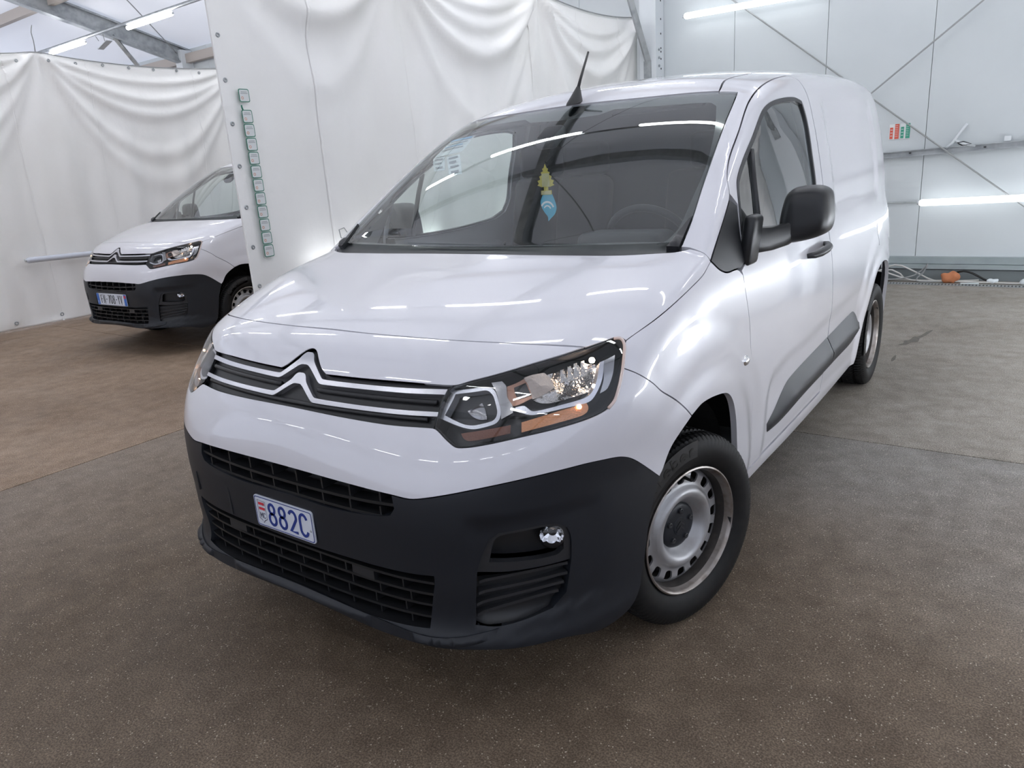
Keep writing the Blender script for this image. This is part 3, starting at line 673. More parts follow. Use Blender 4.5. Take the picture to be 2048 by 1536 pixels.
# drain channel
dr = MB().box((.9, 7.47, -.001), (5.6, .125, .004)).build('drain_channel', 'hole_dark'); tag(dr, 'slotted grey drain channel in the floor in front of the wall', 'drain')
for s_ in (-1, 1): MB().box((.9, 7.47+s_*.052, .0025), (5.6, .022, .005)).build('drain_edge', 'drain_grey', dr)
bar = None
for k in range(186):
    xk = -1.85+.030*k
    if bar is None: bar = MB().box((0, 0, 0), (.017, .084, .004)).build('drain_bar', 'drain_grey', dr); o = bar
    else: o = bar.copy(); COL.objects.link(o)
    o.location = (xk, 7.47, .0025)
# clutter at the foot of the wall
rng = random.Random(4); labs = ['pale cable looping highest along the foot of the wall', 'pale cable lying in a low coil behind the rear wheel', 'pale cable running straight along the wall base', 'grey cable snaking in front of the wall base']
base = [[(-.2, .02), (.15, .05), (.42, .17), (.62, .10), (.80, .015), (1.05, .015), (1.2, .02)], [(.0, .02), (.22, .09), (.40, .12), (.52, .03), (.36, .015), (.20, .04), (.30, .10), (.60, .015), (.95, .015)], [(-.6, .01), (.2, .012), (.8, .012), (1.4, .012), (2.2, .012)], [(-.3, .012), (.4, .02), (.62, .07), (.72, .17), (.74, .20), (.70, .10), (.64, .012), (.9, .012)]]
for k, P in enumerate(base): cable('floor_cable', [(x_, 7.66-.025*k+.03*rng.uniform(-1, 1), z_) for x_, z_ in P], .009 if k != 3 else .007, 'cable_pale' if k != 3 else 'cable_grey', labs[k], group='cables at the wall foot')
cable('black_hose', [(1.00, 7.68, .10), (1.06, 7.67, .115), (1.14, 7.66, .095), (1.24, 7.65, .04), (1.30, 7.66, .012)], .011, 'cord_black', 'short black hose arching away from the orange bag', 'hose')
def lump(name, c, d, material, seed, label, cat):
    bm = bmesh.new(); bmesh.ops.create_icosphere(bm, subdivisions=3, radius=.5); r_ = random.Random(seed); ph = [r_.uniform(0, 6) for _ in range(6)]
    for v_ in bm.verts:
        k = 1+.18*math.sin(7*v_.co.x+ph[0])*math.sin(6*v_.co.z+ph[1])+.12*math.sin(13*v_.co.x+ph[2]+5*v_.co.y); v_.co = Vector((v_.co.x*d[0]*k, v_.co.y*d[1]*k, max(-.38, v_.co.z*k)*d[2]))
        v_.co += Vector(c)
    me = bpy.data.meshes.new(name); bm.to_mesh(me); bm.free(); me.shade_smooth(); return tag(link(name, me, None, material), label, cat)
lump('orange_bag', (.95, 7.62, .050), (.17, .13, .13), 'orange_cloth', 2, 'crumpled orange bag lying against the wall base', 'bag')
lump('paper_scrap', (1.32, 7.62, .022), (.11, .07, .06), 'paper', 6, 'crumpled white scrap by the wall base right of the orange bag', 'scrap')
lump('paper_scrap', (1.60, 7.60, .03), (.09, .07, .08), 'paper', 8, 'crumpled white scrap by the wall base at the right edge', 'scrap')
tag(MB().box((1.13, 7.56, .004), (.16, .05, .006), Matrix.Rotation(.1, 3, 'Z')).build('white_strip', 'paper'), 'flat white strip lying on the floor before the wall base', 'strip')
# ------------------------------------------------------------------ the van
HEAD = [(.515,.170,.929),(.556,.190,.940),(.623,.232,.957),(.682,.283,.974),(.734,.347,.987),(.770,.398,.995),(.796,.447,1.003),(.810,.472,1.006),(.821,.484,1.005),(.831,.484,.997),(.839,.474,.984),(.847,.451,.955),(.851,.433,.928),(.852,.412,.896),(.851,.391,.869),(.844,.369,.853),(.832,.343,.844),(.811,.304,.837),(.764,.236,.829),(.710,.180,.821),(.651,.133,.810),(.608,.107,.803),(.579,.094,.801),(.566,.092,.804),(.540,.093,.818),(.515,.097,.833),(.498,.100,.842),(.498,.113,.859),(.497,.134,.887),(.497,.153,.911),(.506,.164,.923)]
HL = {
'ring_o':(-0.018,[(0.493,0.167,0.901),(0.500,0.181,0.918),(0.548,0.198,0.924),(0.583,0.213,0.929),(0.601,0.217,0.924),(0.615,0.213,0.911),(0.636,0.198,0.878),(0.639,0.186,0.860),(0.631,0.174,0.850),(0.591,0.149,0.840),(0.563,0.140,0.842),(0.531,0.136,0.849),(0.492,0.134,0.859)]),
'ring_i':(-0.018,[(0.509,0.172,0.902),(0.510,0.178,0.911),(0.556,0.196,0.917),(0.586,0.209,0.921),(0.600,0.210,0.915),(0.611,0.207,0.904),(0.628,0.194,0.878),(0.630,0.185,0.865),(0.624,0.176,0.857),(0.586,0.153,0.848),(0.560,0.145,0.849),(0.530,0.142,0.857),(0.501,0.142,0.866)]),
'lowcone':(-0.045,[(0.531,0.192,0.877),(0.561,0.216,0.894),(0.574,0.211,0.882),(0.588,0.198,0.861),(0.570,0.192,0.860),(0.549,0.189,0.866)]),
'mid':(-0.012,[(0.597,0.219,0.938),(0.621,0.232,0.941),(0.635,0.229,0.930),(0.646,0.216,0.906),(0.662,0.213,0.889),(0.669,0.204,0.873),(0.648,0.182,0.860),(0.640,0.193,0.880),(0.620,0.209,0.913),(0.608,0.214,0.927)]),
'brown':(-0.02,[(0.631,0.237,0.929),(0.648,0.252,0.936),(0.662,0.269,0.945),(0.676,0.265,0.933),(0.696,0.254,0.901),(0.670,0.228,0.889),(0.653,0.217,0.887),(0.642,0.221,0.901)]),
'brownwin':(-0.016,[(0.651,0.239,0.926),(0.673,0.261,0.936),(0.690,0.253,0.914),(0.694,0.252,0.908),(0.669,0.231,0.901),(0.660,0.232,0.911)]),
'main':(-0.03,[(0.652,0.282,0.948),(0.670,0.299,0.954),(0.693,0.317,0.957),(0.713,0.317,0.941),(0.730,0.310,0.919),(0.711,0.283,0.905),(0.691,0.262,0.898),(0.678,0.270,0.921)]),
'facet':(-0.04,[(0.690,0.325,0.952),(0.723,0.362,0.960),(0.760,0.412,0.966),(0.787,0.434,0.959),(0.796,0.411,0.922),(0.795,0.387,0.892),(0.763,0.339,0.888),(0.728,0.298,0.885),(0.704,0.279,0.888),(0.687,0.272,0.895),(0.725,0.317,0.915),(0.708,0.325,0.939)]),
'strip':(-0.012,[(0.671,0.213,0.884),(0.689,0.227,0.886),(0.711,0.233,0.873),(0.764,0.288,0.880),(0.799,0.338,0.886),(0.808,0.359,0.896),(0.810,0.381,0.921),(0.803,0.410,0.961),(0.809,0.422,0.964),(0.818,0.396,0.923),(0.816,0.370,0.893),(0.807,0.343,0.875),(0.766,0.283,0.871),(0.714,0.229,0.865),(0.685,0.214,0.873)]),
'side':(-0.015,[(0.806,0.421,0.963),(0.821,0.459,0.972),(0.832,0.428,0.927),(0.830,0.402,0.896),(0.820,0.379,0.888),(0.820,0.401,0.920)]),
'amber1':(-0.012,[(0.564,0.125,0.830),(0.616,0.151,0.838),(0.673,0.187,0.847),(0.677,0.178,0.829),(0.622,0.140,0.819),(0.588,0.122,0.815),(0.574,0.121,0.820)]),
'amber2':(-0.012,[(0.694,0.204,0.851),(0.748,0.259,0.864),(0.804,0.336,0.874),(0.809,0.337,0.864),(0.809,0.331,0.852),(0.800,0.313,0.845),(0.746,0.240,0.837),(0.700,0.194,0.829)]),
'bulb1':(-0.02,[(0.784,0.401,0.963)]),
'bulb2':(-0.01,[(0.794,0.313,0.867)]),
'bulb3':(-0.02,[(0.803,0.372,0.905)]),
'sp1':(-0.02,[(0.734,0.329,0.950),(0.745,0.346,0.956),(0.754,0.361,0.961),(0.765,0.377,0.963),(0.743,0.311,0.922),(0.755,0.325,0.925),(0.765,0.339,0.928),(0.777,0.354,0.928)]),
}
ARCH_F = [(.910,1.165,.418),(.912,1.162,.464),(.920,1.115,.581),(.923,1.060,.670),(.922,.998,.716),(.923,.891,.740),(.920,.789,.747),(.917,.718,.732)]
ARCH_R = [(.894,3.205,.309),(.904,3.212,.403),(.913,3.253,.489),(.921,3.316,.571),(.922,3.376,.654),(.919,3.461,.725),(.918,3.603,.761),(.915,3.75,.757),(.912,3.90,.72),(.91,4.01,.64),(.905,4.09,.53),(.90,4.14,.42),(.89,4.16,.31)]
BUMPER_FENDER = [(.851,.441,.939),(.873,.476,.917),(.892,.525,.880),(.898,.564,.846),(.905,.650,.792),(.917,.718,.732)]
BLACK_EDGE = [(.474,.014,.673),(.521,.027,.681),(.639,.084,.707),(.732,.169,.721),(.806,.288,.723),(.838,.363,.716),(.853,.409,.708),(.862,.447,.692),(.870,.491,.662),(.888,.569,.597)]
HOOD_SIDE = [(.835,.492,.998),(.862,.607,1.030),(.872,.702,1.053),(.873,.823,1.078),(.869,.932,1.100),(.862,1.012,1.129)]
DOOR_FRONT = [(.888,1.356,.305),(.893,1.351,.453),(.904,1.307,.653),(.903,1.288,.806),(.899,1.284,.892),(.889,1.273,.978),(.877,1.272,1.049)]
FRAME_TOP = [(.805,1.310,1.358),(.780,1.396,1.422),(.759,1.551,1.513),(.729,1.741,1.617),(.712,1.919,1.679),(.688,2.175,1.727),(.680,2.401,1.754)]
DOOR_REAR = [(.70,2.445,1.735),(.76,2.45,1.65),(.83,2.45,1.35),(.88,2.45,1.05),(.905,2.45,.7),(.895,2.445,.45),(.885,2.43,.305)]
WS_SIDE = [(.779,.988,1.176),(.770,1.085,1.241),(.745,1.264,1.363),(.707,1.543,1.536),(.667,1.798,1.665)]
GROOVE = [(.600,1.780,1.672),(.571,1.943,1.727),(.571,2.176,1.760),(.568,2.333,1.778),(.572,3.0,1.83),(.575,3.7,1.84),(.57,4.20,1.81)]
WINDOW = [(.849,1.340,1.170),(.846,1.339,1.187),(.826,1.362,1.30),(.815,1.386,1.35),(.801,1.48,1.41),(.785,1.628,1.487),(.764,1.795,1.576),(.758,1.878,1.605),(.756,1.991,1.626),(.756,2.141,1.640),(.759,2.253,1.643),(.765,2.33,1.632),(.786,2.346,1.555),(.816,2.335,1.416),(.841,2.33,1.282),(.847,2.29,1.215),(.850,2.18,1.180),(.852,1.93,1.160),(.852,1.68,1.155),(.852,1.45,1.160)]
CLAD = [(.890,1.563,.389),(.892,1.552,.424),(.895,1.635,.458),(.901,1.805,.54),(.907,2.438,.577),(.909,2.963,.597),(.907,3.061,.569),(.903,3.183,.494),(.901,3.191,.455),(.897,3.076,.406),(.897,2.695,.399),(.894,2.085,.386),(.89,1.75,.372),(.89,1.576,.381)]
def tyre_mesh():
    prof = [(-.075, .205), (-.092, .222), (-.104, .252), (-.104, .275), (-.097, .297), (-.086, .309), (-.072, .3135), (-.05, .3150), (-.047, .3150), (-.042, .3075), (-.034, .3075), (-.029, .3152), (-.004, .3155), (0, .3155), (.004, .3155), (.029, .3152), (.034, .3075), (.042, .3075), (.047, .3150), (.05, .3150), (.072, .3135), (.086, .309), (.097, .297), (.104, .275), (.104, .252), (.092, .222), (.075, .205)]
    n = 384; m = MB(); V = []
    for k in range(n):
        for (a, r) in prof:
            rr = r
            if r > .300:
                ph = (k+abs(a)*300) % 4
                if ph < 1.3 and not (abs(a) < .003): rr -= .0075 if abs(a) < .08 else .004
            t = 2*math.pi*k/n; V.append((a, rr*math.cos(t), rr*math.sin(t)))
    p = len(prof); F = []
    for k in range(n):
        k2 = (k+1) % n
        for j in range(p-1): F.append((k*p+j, k*p+j+1, k2*p+j+1, k2*p+j))
    me = bpy.data.meshes.new('tyre'); me.from_pydata(V, [], F); me.update(); me.shade_smooth(); me.set_sharp_from_angle(angle=math.radians(28))
    return me
def rim_disc():
    """pressed steel disc with a ring of rounded windows"""
    hp = spl([0, .072, .080, .095, .112, .128, .138, .145, .180, .190], [.026, .026, .032, .054, .066, .062, .050, .047, .042, .032])
    nh = 16; outer = [(.190*math.cos(2*math.pi*k/144), .190*math.sin(2*math.pi*k/144)) for k in range(144)]
    inner = [(.070*math.cos(2*math.pi*k/64), .070*math.sin(2*math.pi*k/64)) for k in range(64)]
    holes = []
    for i in range(nh):
        a = 2*math.pi*i/nh; q = []
        for (u, v) in rrect(.036, .033, .011, 4):
            r = .1635+v; t = a+u*(1+v*3)/.1635; q.append((r*math.cos(t), r*math.sin(t)))
        holes.append(q)
    loops = [np.array(outer), np.array(inner)]+[np.array(q) for q in holes]
    G = []
    for r in (.076, .083, .090, .098, .106, .115, .124, .132, .138, .1425, .1845):
        for k in range(120): G.append((r*math.cos(2*math.pi*(k+.3)/120), r*math.sin(2*math.pi*(k+.3)/120)))
    for i in range(nh):
        for r in (.150, .158, .166, .174):
            t = 2*math.pi*(i+.5)/nh; G.append((r*math.cos(t), r*math.sin(t)))
    V2 = np.concatenate(loops+[np.array(G)]); E = []; b = 0
    for q in loops: E += [(b+i, b+(i+1) % len(q)) for i in range(len(q))]; b += len(q)
    vo, _, fo, _, _, _ = delaunay_2d_cdt([Vector(v) for v in V2], E, [], 0, 1e-8)
    P = np.array([tuple(v) for v in vo]); T = np.array(fo); c = P[T].mean(1); keep = inside(c, loops[0])
    for q in loops[1:]: keep &= ~inside(c, q)
    T = T[keep]; r = np.hypot(P[:, 0], P[:, 1]); X = hp(r)
    V = np.stack([X, P[:, 0], P[:, 1]], -1); w = V[T]; nf = np.cross(w[:, 1]-w[:, 0], w[:, 2]-w[:, 0]); fl = nf[:, 0] < 0; T[fl] = T[fl][:, ::-1]
    V = [tuple(v) for v in V]; F = [tuple(int(i) for i in t) for t in T]
    for q in loops[1:]:
        b = len(V); k = len(q); rq = np.hypot(q[:, 0], q[:, 1]); xq = hp(rq)
        V += [(x, y, z) for x, (y, z) in zip(xq, q)]+[(x-.006, y, z) for x, (y, z) in zip(xq, q)]
        F += [(b+i, b+(i+1) % k, b+k+(i+1) % k, b+k+i) for i in range(k)]
    me = bpy.data.meshes.new('rim_disc'); me.from_pydata(V, [], F); me.update(); me.shade_smooth(); me.set_sharp_from_angle(angle=math.radians(50))
    return me
def make_wheel(parent):
    w = empty('wheel', (0, 0, 0), 0, parent)
    t = link('tyre', tyre_mesh(), w, 'rubber')
    R0 = .263
    def wrap(u, v, d):
        a = math.radians(90)-u/R0; r = R0+v; return (.1035+d, r*math.cos(a), r*math.sin(a))
    s = strokes('Kleber', .030, .036, .0068, .008, wrap, .0016, x0=-.222); MB().prism([(-.236+.244*i/12, -.010) for i in range(13)]+[(.008-.244*i/12, .044) for i in range(13)], -.002, .0005, lambda u, w_, d_: wrap(u, w_, d_)).build('lettering_patch', 'rubber_patch', t); s.build('maker_lettering', 'rubber_text', t)
    d = link('rim_disc', rim_disc(), w, 'steel_rim')
    m = MB(); m.lathe([(-.08, .192), (-.02, .190), (.035, .1905), (.055, .192), (.066, .1945)], 96); m.build('rim_barrel', 'rim_barrel', w, angle=50)
    m = MB(); m.lathe([(.066, .1945), (.072, .1965), (.080, .1985), (.088, .2010), (.0925, .2060), (.0905, .2105), (.084, .2085), (.074, .206)], 96); m.build('rim_flange', 'rim_lip', w, angle=50)
    m = MB(); m.lathe([(.026, .078), (.034, .074), (.0385, .066), (.0395, .05), (.0405, .030), (.0435, .028), (.044, .0), ], 48); hc = m.build('hub_cap', 'black_plastic', w, angle=40)
    for k in range(5):
        a = 2*math.pi*(k+.2)/5; m = MB(); m.lathe([(.036, .0095), (.046, .0088), (.047, .006), (.044, .004), (.044, .0)], 12)
        m.V = [(x, y+.052*math.cos(a), z+.052*math.sin(a)) for x, y, z in m.V]; m.build('wheel_bolt', 'dark_plastic', hc, angle=40)
    m = MB()
    for dz in (.006, -.010):
        m.prism([(-.018, dz-.008), (0, dz+.006), (.018, dz-.008), (.018, dz-.002), (0, dz+.012), (-.018, dz-.002)], .043, .046, lambda u, v, q: (q, u, v))
    m.build('chevron_emblem', 'dark_plastic', hc)
    m = MB(); m.tube([(.03, 0, .178), (.075, 0, .172), (.088, 0, .171)], [.006, .005, .004], 8); m.build('valve', 'rubber', w)
    m = MB(); m.box((.084, .17*1.19, -.075*.6), (.012, .012, .04)); m.build('balance_weight', 'dark_plastic', w)
    m = MB(); m.lathe([(-.10, .0), (-.10, .165), (.0, .165), (.002, .06), (.01, .0)], 40); m.build('brake_drum', 'hole_dark', w)
    return w
def build_van():
    v = empty('delivery_van')
    OF = (0, 1.25, .62); paint = 'paint'
    # --- white panels
    hood = [(0,.235,1.025),(.183,.237,1.024),(.432,.268,1.019),(.633,.326,1.011),(.770,.400,.997),(.797,.449,1.004),(.811,.474,1.008),(.824,.488,1.006)]+HOOD_SIDE+[(.844,.999,1.154),(.804,.992,1.170),(.76,.945,1.168),(.66,.880,1.166),(.571,.850,1.166),(.39,.825,1.170),(.207,.815,1.172),(0,.812,1.173)]
    panel('hood', full(hood), (0, .75, .35), paint, v, h=.022)
    nose = [(0,.235,1.025),(.183,.237,1.024),(.432,.268,1.019),(.633,.326,1.011),(.767,.399,.996)]+[HEAD[i] for i in (4, 3, 2, 1, 0)]+[(.372,.142,.930),(.227,.124,.929),(.098,.116,.928),(.072,.125,.940),(.030,.150,.973),(.016,.157,.981),(0,.160,.984)]
    panel('nose_panel', full(nose), OF, paint, v, h=.016)
    bump = [(0,.050,.844),(.227,.056,.840),(.373,.072,.837),(.498,.100,.838)]+[HEAD[i] for i in range(25, 11, -1)]+BUMPER_FENDER+[(.913,.667,.707),(.902,.620,.670),(.892,.585,.614)]+BLACK_EDGE[::-1]+[(.418,.005,.676),(.25,-.006,.681),(0,-.010,.684)]
    panel('front_bumper', full(bump), OF, paint, v, h=.018)
    fender = HOOD_SIDE+[(.870,1.066,1.096),(.873,1.131,1.077),(.872,1.228,1.073)]+DOOR_FRONT[::-1]+[(.876,1.36,.255),(.872,1.24,.25),(.886,1.185,.30)]+ARCH_F+[BUMPER_FENDER[i] for i in (4, 3, 2, 1, 0)]+[(.847,.451,.955),(.839,.474,.984)]
    for f_ in panel('front_fender', fender, (0, .95, .6), paint, v, h=.02, mirror=True, rim=.02):
        s = 1 if f_.data.vertices[0].co.x > 0 else -1
        m = MB(); m.lathe([(0, .021), (.006, .020), (.012, .014), (.015, .006), (.0155, 0)], 20); m.V = [(s*(x+.908), y*1.15+1.213, z*.85+.769) for x, y, z in m.V]; m.build('indicator_repeater', 'chrome', f_, smooth=True)
    side = WS_SIDE+GROOVE+[(.68,4.20,1.73),(.75,4.22,1.60),(.80,4.25,1.40),(.84,4.28,1.15),(.86,4.29,.9),(.865,4.29,.5),(.85,4.27,.3),(.87,4.2,.28)]+ARCH_R[::-1]+[(.875,3.19,.25),(.872,2.6,.235),(.872,2.0,.235),(.874,1.37,.248),(.888,1.360,.298)]+[(.885,2.43,.298)]+[(x, y+.007, z) for x, y, z in DOOR_REAR[::-1]][1:]+[(x, y, z+.004) for x, y, z in FRAME_TOP[::-1]]+[(.826,1.272,1.298),(.861,1.014,1.133),(.846,.999,1.156),(.804,.996,1.172)]
    sides = panel('body_side', side, (-.55, 2.35, .65), paint, v, h=.03, mirror=True, rim=.02)
    for s_ in sides:
        s = 1 if s_.data.vertices[0].co.x > 0 else -1
        if s > 0: panel('fuel_flap', [(.904,3.55,.87),(.896,3.56,.99),(.893,3.60,1.0),(.893,3.74,.995),(.894,3.77,.97),(.904,3.77,.89),(.905,3.73,.86)], (-.55, 2.35, .65), paint, s_, h=.03, off=.002, rim=.006)
        cl = [(.906,2.44,.577),(.909,2.963,.597),(.907,3.061,.569),(.903,3.183,.494),(.901,3.191,.455),(.897,3.076,.406),(.897,2.695,.399),(.897,2.44,.393)]
        panel('side_cladding', [(s*x, y, z) for x, y, z in cl], (0, 2.4, .5), 'black_plastic', s_, h=.016, bulge=(.040, .085, 'lin'), rim=0, gap=.001, ref=[(s*x, y, z) for x, y, z in CLAD])
    roofp = [(0,1.712,1.688),(.304,1.724,1.683),(.597,1.788,1.676)]+[(x-.006, y, z) for x, y, z in GROOVE[1:]]+[(.3,4.24,1.85),(0,4.25,1.86)]
    rf = panel('roof', full(roofp), (0, 3.0, .6), paint, v, h=.045)
    tail = [(0,4.27,1.83),(.5,4.24,1.80),(.66,4.225,1.73),(.74,4.235,1.60),(.79,4.265,1.4),(.83,4.29,1.15),(.85,4.305,.9),(.853,4.305,.62),(0,4.37,.62)]
    panel('tailgate', full(tail), (0, 3.3, 1.05), paint, v, h=.06)
    panel('rear_bumper', full([(0,4.37,.61),(.853,4.305,.61),(.855,4.30,.5),(.84,4.28,.3),(0,4.37,.28)]), (0, 3.4, .5), 'black_plastic', v, h=.06, off=.01)
    # --- doors
    door = DOOR_FRONT+[(.873,1.266,1.064),(.869,1.322,1.083),(.849,1.322,1.187),(.830,1.340,1.275),(.821,1.288,1.313)]+FRAME_TOP+DOOR_REAR
    for d in panel('front_door', door, (-.3, 1.95, .7), paint, v, holes=[WINDOW], h=.022, mirror=True, rim=.02):
        s = 1 if d.data.vertices[0].co.x > 0 else -1
        S = lambda P: [(s*x, y, z) for x, y, z in P]
        OD = (-.3*s, 1.95, .7)
        gl = panel('door_glass', S(WINDOW), OD, 'side_glass', d, h=.05, off=-.006, rim=0, gap=0)
        panel('window_seal', S(WINDOW), OD, 'dark_plastic', d, holes=[S(WINDOW)], h=.03, off=.002, rim=.012, gap=-.008)
        m = MB(); m.tube(S([(.848,1.530,1.162),(.838,1.535,1.22),(.810,1.56,1.365),(.793,1.583,1.450)]), .011, 8); m.build('window_divider', 'dark_plastic', d, smooth=True)
        cl = [(.890,1.563,.389),(.892,1.552,.424),(.895,1.635,.458),(.901,1.805,.54),(.906,2.432,.577),(.897,2.432,.392),(.894,2.085,.386),(.89,1.75,.372),(.89,1.576,.381)]
        panel('door_cladding', S(cl), (0, 2.4, .5), 'black_plastic', d, h=.016, bulge=(.040, .085, 'lin'), rim=0, gap=.001, ref=S(CLAD))
        panel('handle_recess', S([(.89,2.07,.985),(.888,2.06,1.02),(.886,2.15,1.06),(.886,2.27,1.06),(.889,2.33,1.03),(.891,2.31,.985),(.893,2.2,.965)]), (0, 2.2, 1.0), 'paint', d, h=.02, off=-.001, bulge=(-.016, .05), rim=0)
        m = MB(); m.tube(S([(.888,2.05,1.008),(.912,2.075,1.010),(.926,2.13,1.014),(.930,2.20,1.018),(.924,2.27,1.022),(.905,2.325,1.026),(.886,2.345,1.027)]), [.010, .014, .0165, .0165, .0165, .014, .010], 10); m.build('door_handle', 'dark_plastic', d, smooth=True)
        # door mirror: base, arm, shell, glass
        mr = rbox('mirror_base', (s*.872, 1.362, 1.155), (.045, .10, .17), .018, 'mirror_black', d, M=Matrix.Rotation(s*.12, 3, 'Y'))
        shape = [(.950,1.150),(.952,1.205),(.960,1.255),(.974,1.300),(1.000,1.322),(1.045,1.327),(1.085,1.323),(1.110,1.303),(1.119,1.250),(1.120,1.200),(1.110,1.168),(1.080,1.150),(1.030,1.136),(.980,1.130)]
        sh = smooth_path([(x, 0, z) for x, z in shape], .012, 60)[:, (0, 2)]; sh = sh-np.array([.048, .012]); c = np.array([.992, 1.216]); V = []; prof = [(y_+.165, k_) for y_, k_ in ((1.372, .30), (1.372, .62), (1.377, .78), (1.388, .90), (1.405, .97), (1.43, 1.0), (1.475, 1.0), (1.50, .975), (1.506, .93), (1.503, .90), (1.498, .88))]
        n = len(sh)
        for (y, k) in prof:
            for p in sh: q = c+(p-c)*k; V.append((s*q[0], y+.05*(q[0]-.95), q[1]))
        F = [tuple(range(n))]+[(i*n+k, (i+1)*n+k, (i+1)*n+(k+1) % n, i*n+(k+1) % n) for i in range(len(prof)-1) for k in range(n)]
        if s < 0: F = [f[::-1] for f in F]
        ms = mesh('mirror_shell', V, F, 'mirror_black', d); ms.data.shade_smooth()
        b = (len(prof)-1)*n; mesh('mirror_glass', V[b:b+n], [tuple(range(n)) if s < 0 else tuple(reversed(range(n)))], 'chrome', d)
        m = MB(); V = []; st = [(.856, 1.40, 1.155, .055, .050), (.885, 1.43, 1.148, .052, .044), (.91, 1.50, 1.146, .052, .042), (.94, 1.57, 1.155, .050, .042), (.97, 1.60, 1.18, .046, .04)]
        for (x, y, z, ry, rz) in st:
            for k in range(20):
                a = 2*math.pi*k/20; ca, sa = math.cos(a), math.sin(a); V.append((s*x, y+ry*abs(ca)**.6*np.sign(ca), z+rz*abs(sa)**.6*np.sign(sa)))
        F = [(i*20+k, i*20+(k+1) % 20, (i+1)*20+(k+1) % 20, (i+1)*20+k) for i in range(len(st)-1) for k in range(20)]
        if s < 0: F = [f[::-1] for f in F]
        mesh('mirror_arm', V, F, 'mirror_black', d, smooth=True)
    TRI = [(.825,1.274,1.294),(.861,1.016,1.130),(.870,1.066,1.098),(.873,1.131,1.079),(.872,1.228,1.077),(.870,1.262,1.072),(.868,1.316,1.087),(.849,1.316,1.187),(.830,1.332,1.272)]
    panel('pillar_trim', TRI, (-.3, 1.7, .7), 'mirror_black', v, h=.03, off=.001, mirror=True)
    # --- windscreen
    ws = [(0,.872,1.187),(.3,.891,1.187),(.55,.932,1.187),(.70,.972,1.188),(.765,.995,1.190)]+WS_SIDE[1:]+[(.600,1.777,1.672),(.304,1.715,1.679),(0,1.703,1.683)]
    OW = (0, 1.75, .9)
    gl = panel('windscreen', full(ws), OW, 'windscreen_glass', v, h=.05, rim=0, gap=.004)
    clear = [(0,.893,1.196),(.383,.918,1.191),(.60,.950,1.188),(.681,.972,1.188),(.722,1.005,1.200),(.736,1.06,1.232),(.728,1.182,1.311),(.715,1.342,1.414),(.67,1.53,1.53),(.628,1.67,1.620),(.60,1.69,1.632),(.417,1.655,1.640),(.22,1.640,1.643),(.17,1.60,1.63),(0,1.582,1.622)]
    panel('windscreen_frit', full(ws), OW, 'frit', gl, holes=[full(clear)], h=.04, off=-.005, rim=0, gap=.004)
    panel('cowl', full([(0,.79,1.165),(.4,.80,1.165),(.66,.86,1.162),(.79,.97,1.165),(.775,1.01,1.195),(.70,1.0,1.202),(.4,.935,1.202),(0,.895,1.202)]), (0, 1.1, .6), 'dark_plastic', v, h=.04, off=-.014, rim=0)
    panel('corner_trim', [(.738,.966,1.176),(.776,.980,1.172),(.773,1.03,1.205),(.768,1.105,1.256),(.756,1.095,1.250),(.744,1.03,1.210)], OW, 'dark_plastic', v, h=.02, off=.006, bulge=(.022, .016), rim=.02, mirror=True)
    panel('pillar_lining', [(.79,.995,1.15)]+[(x-.05, y+.02, z-.01) for x, y, z in WS_SIDE[1:]]+[(x, y+.03, z) for x, y, z in FRAME_TOP[:5][::-1]]+[(.84,1.30,1.26),(.87,1.2,1.10)], (-.1, 1.7, .85), 'pillar_grey', v, h=.05, off=-.045, rim=0, mirror=True)
    # --- grille and chevrons
    gr = [(0,.160,.984),(.016,.157,.981),(.030,.150,.973),(.072,.125,.940),(.098,.116,.928),(.227,.124,.929),(.372,.142,.930),(.515,.170,.930),(.506,.164,.923),(.497,.134,.887),(.498,.100,.838),(.373,.072,.837),(.227,.056,.840),(0,.050,.844)]
    g = panel('grille', full(gr), OF, 'grille_black', v, h=.02, off=-.016, rim=-.014, gap=-.001)
    up = [(0,.975),(.012,.9745),(.022,.969),(.035,.955),(.088,.919),(.100,.9165),(.234,.9165),(.378,.9175),(.503,.9205)]
    dn = [(.500,.909),(.383,.9065),(.241,.906),(.096,.905),(.080,.909),(.030,.938),(.014,.945),(0,.946)]
    up2 = [(0,.925),(.012,.9245),(.022,.919),(.034,.905),(.082,.875),(.094,.8715),(.261,.870),(.40,.870),(.499,.8715)]
    dn2 = [(.500,.862),(.404,.860),(.266,.860),(.092,.8605),(.076,.865),(.030,.891),(.014,.898),(0,.8985)]
    for P in (up+dn, up2+dn2):
        Q = front([p[0] for p in P], [p[1] for p in P]); panel('chrome_bar', full([tuple(q) for q in Q]), OF, 'satin_chrome', g, h=.012, off=.001, rim=.018, gap=0, sharp=40)
    for z0 in (.888, .851):
        xs = np.concatenate([np.linspace(-.48, -.10, 24), [-.08]]) if z0 > .87 else np.linspace(-.47, .47, 48)
        for sgn in ((1, -1) if z0 > .87 else (1,)):
            P = front(xs*sgn, np.full(len(xs), z0)); m = MB(); m.tube([tuple(p+np.array([0, .012, 0])) for p in P], .0075, 8); m.build('grille_rib', 'grille_black', g, smooth=True)
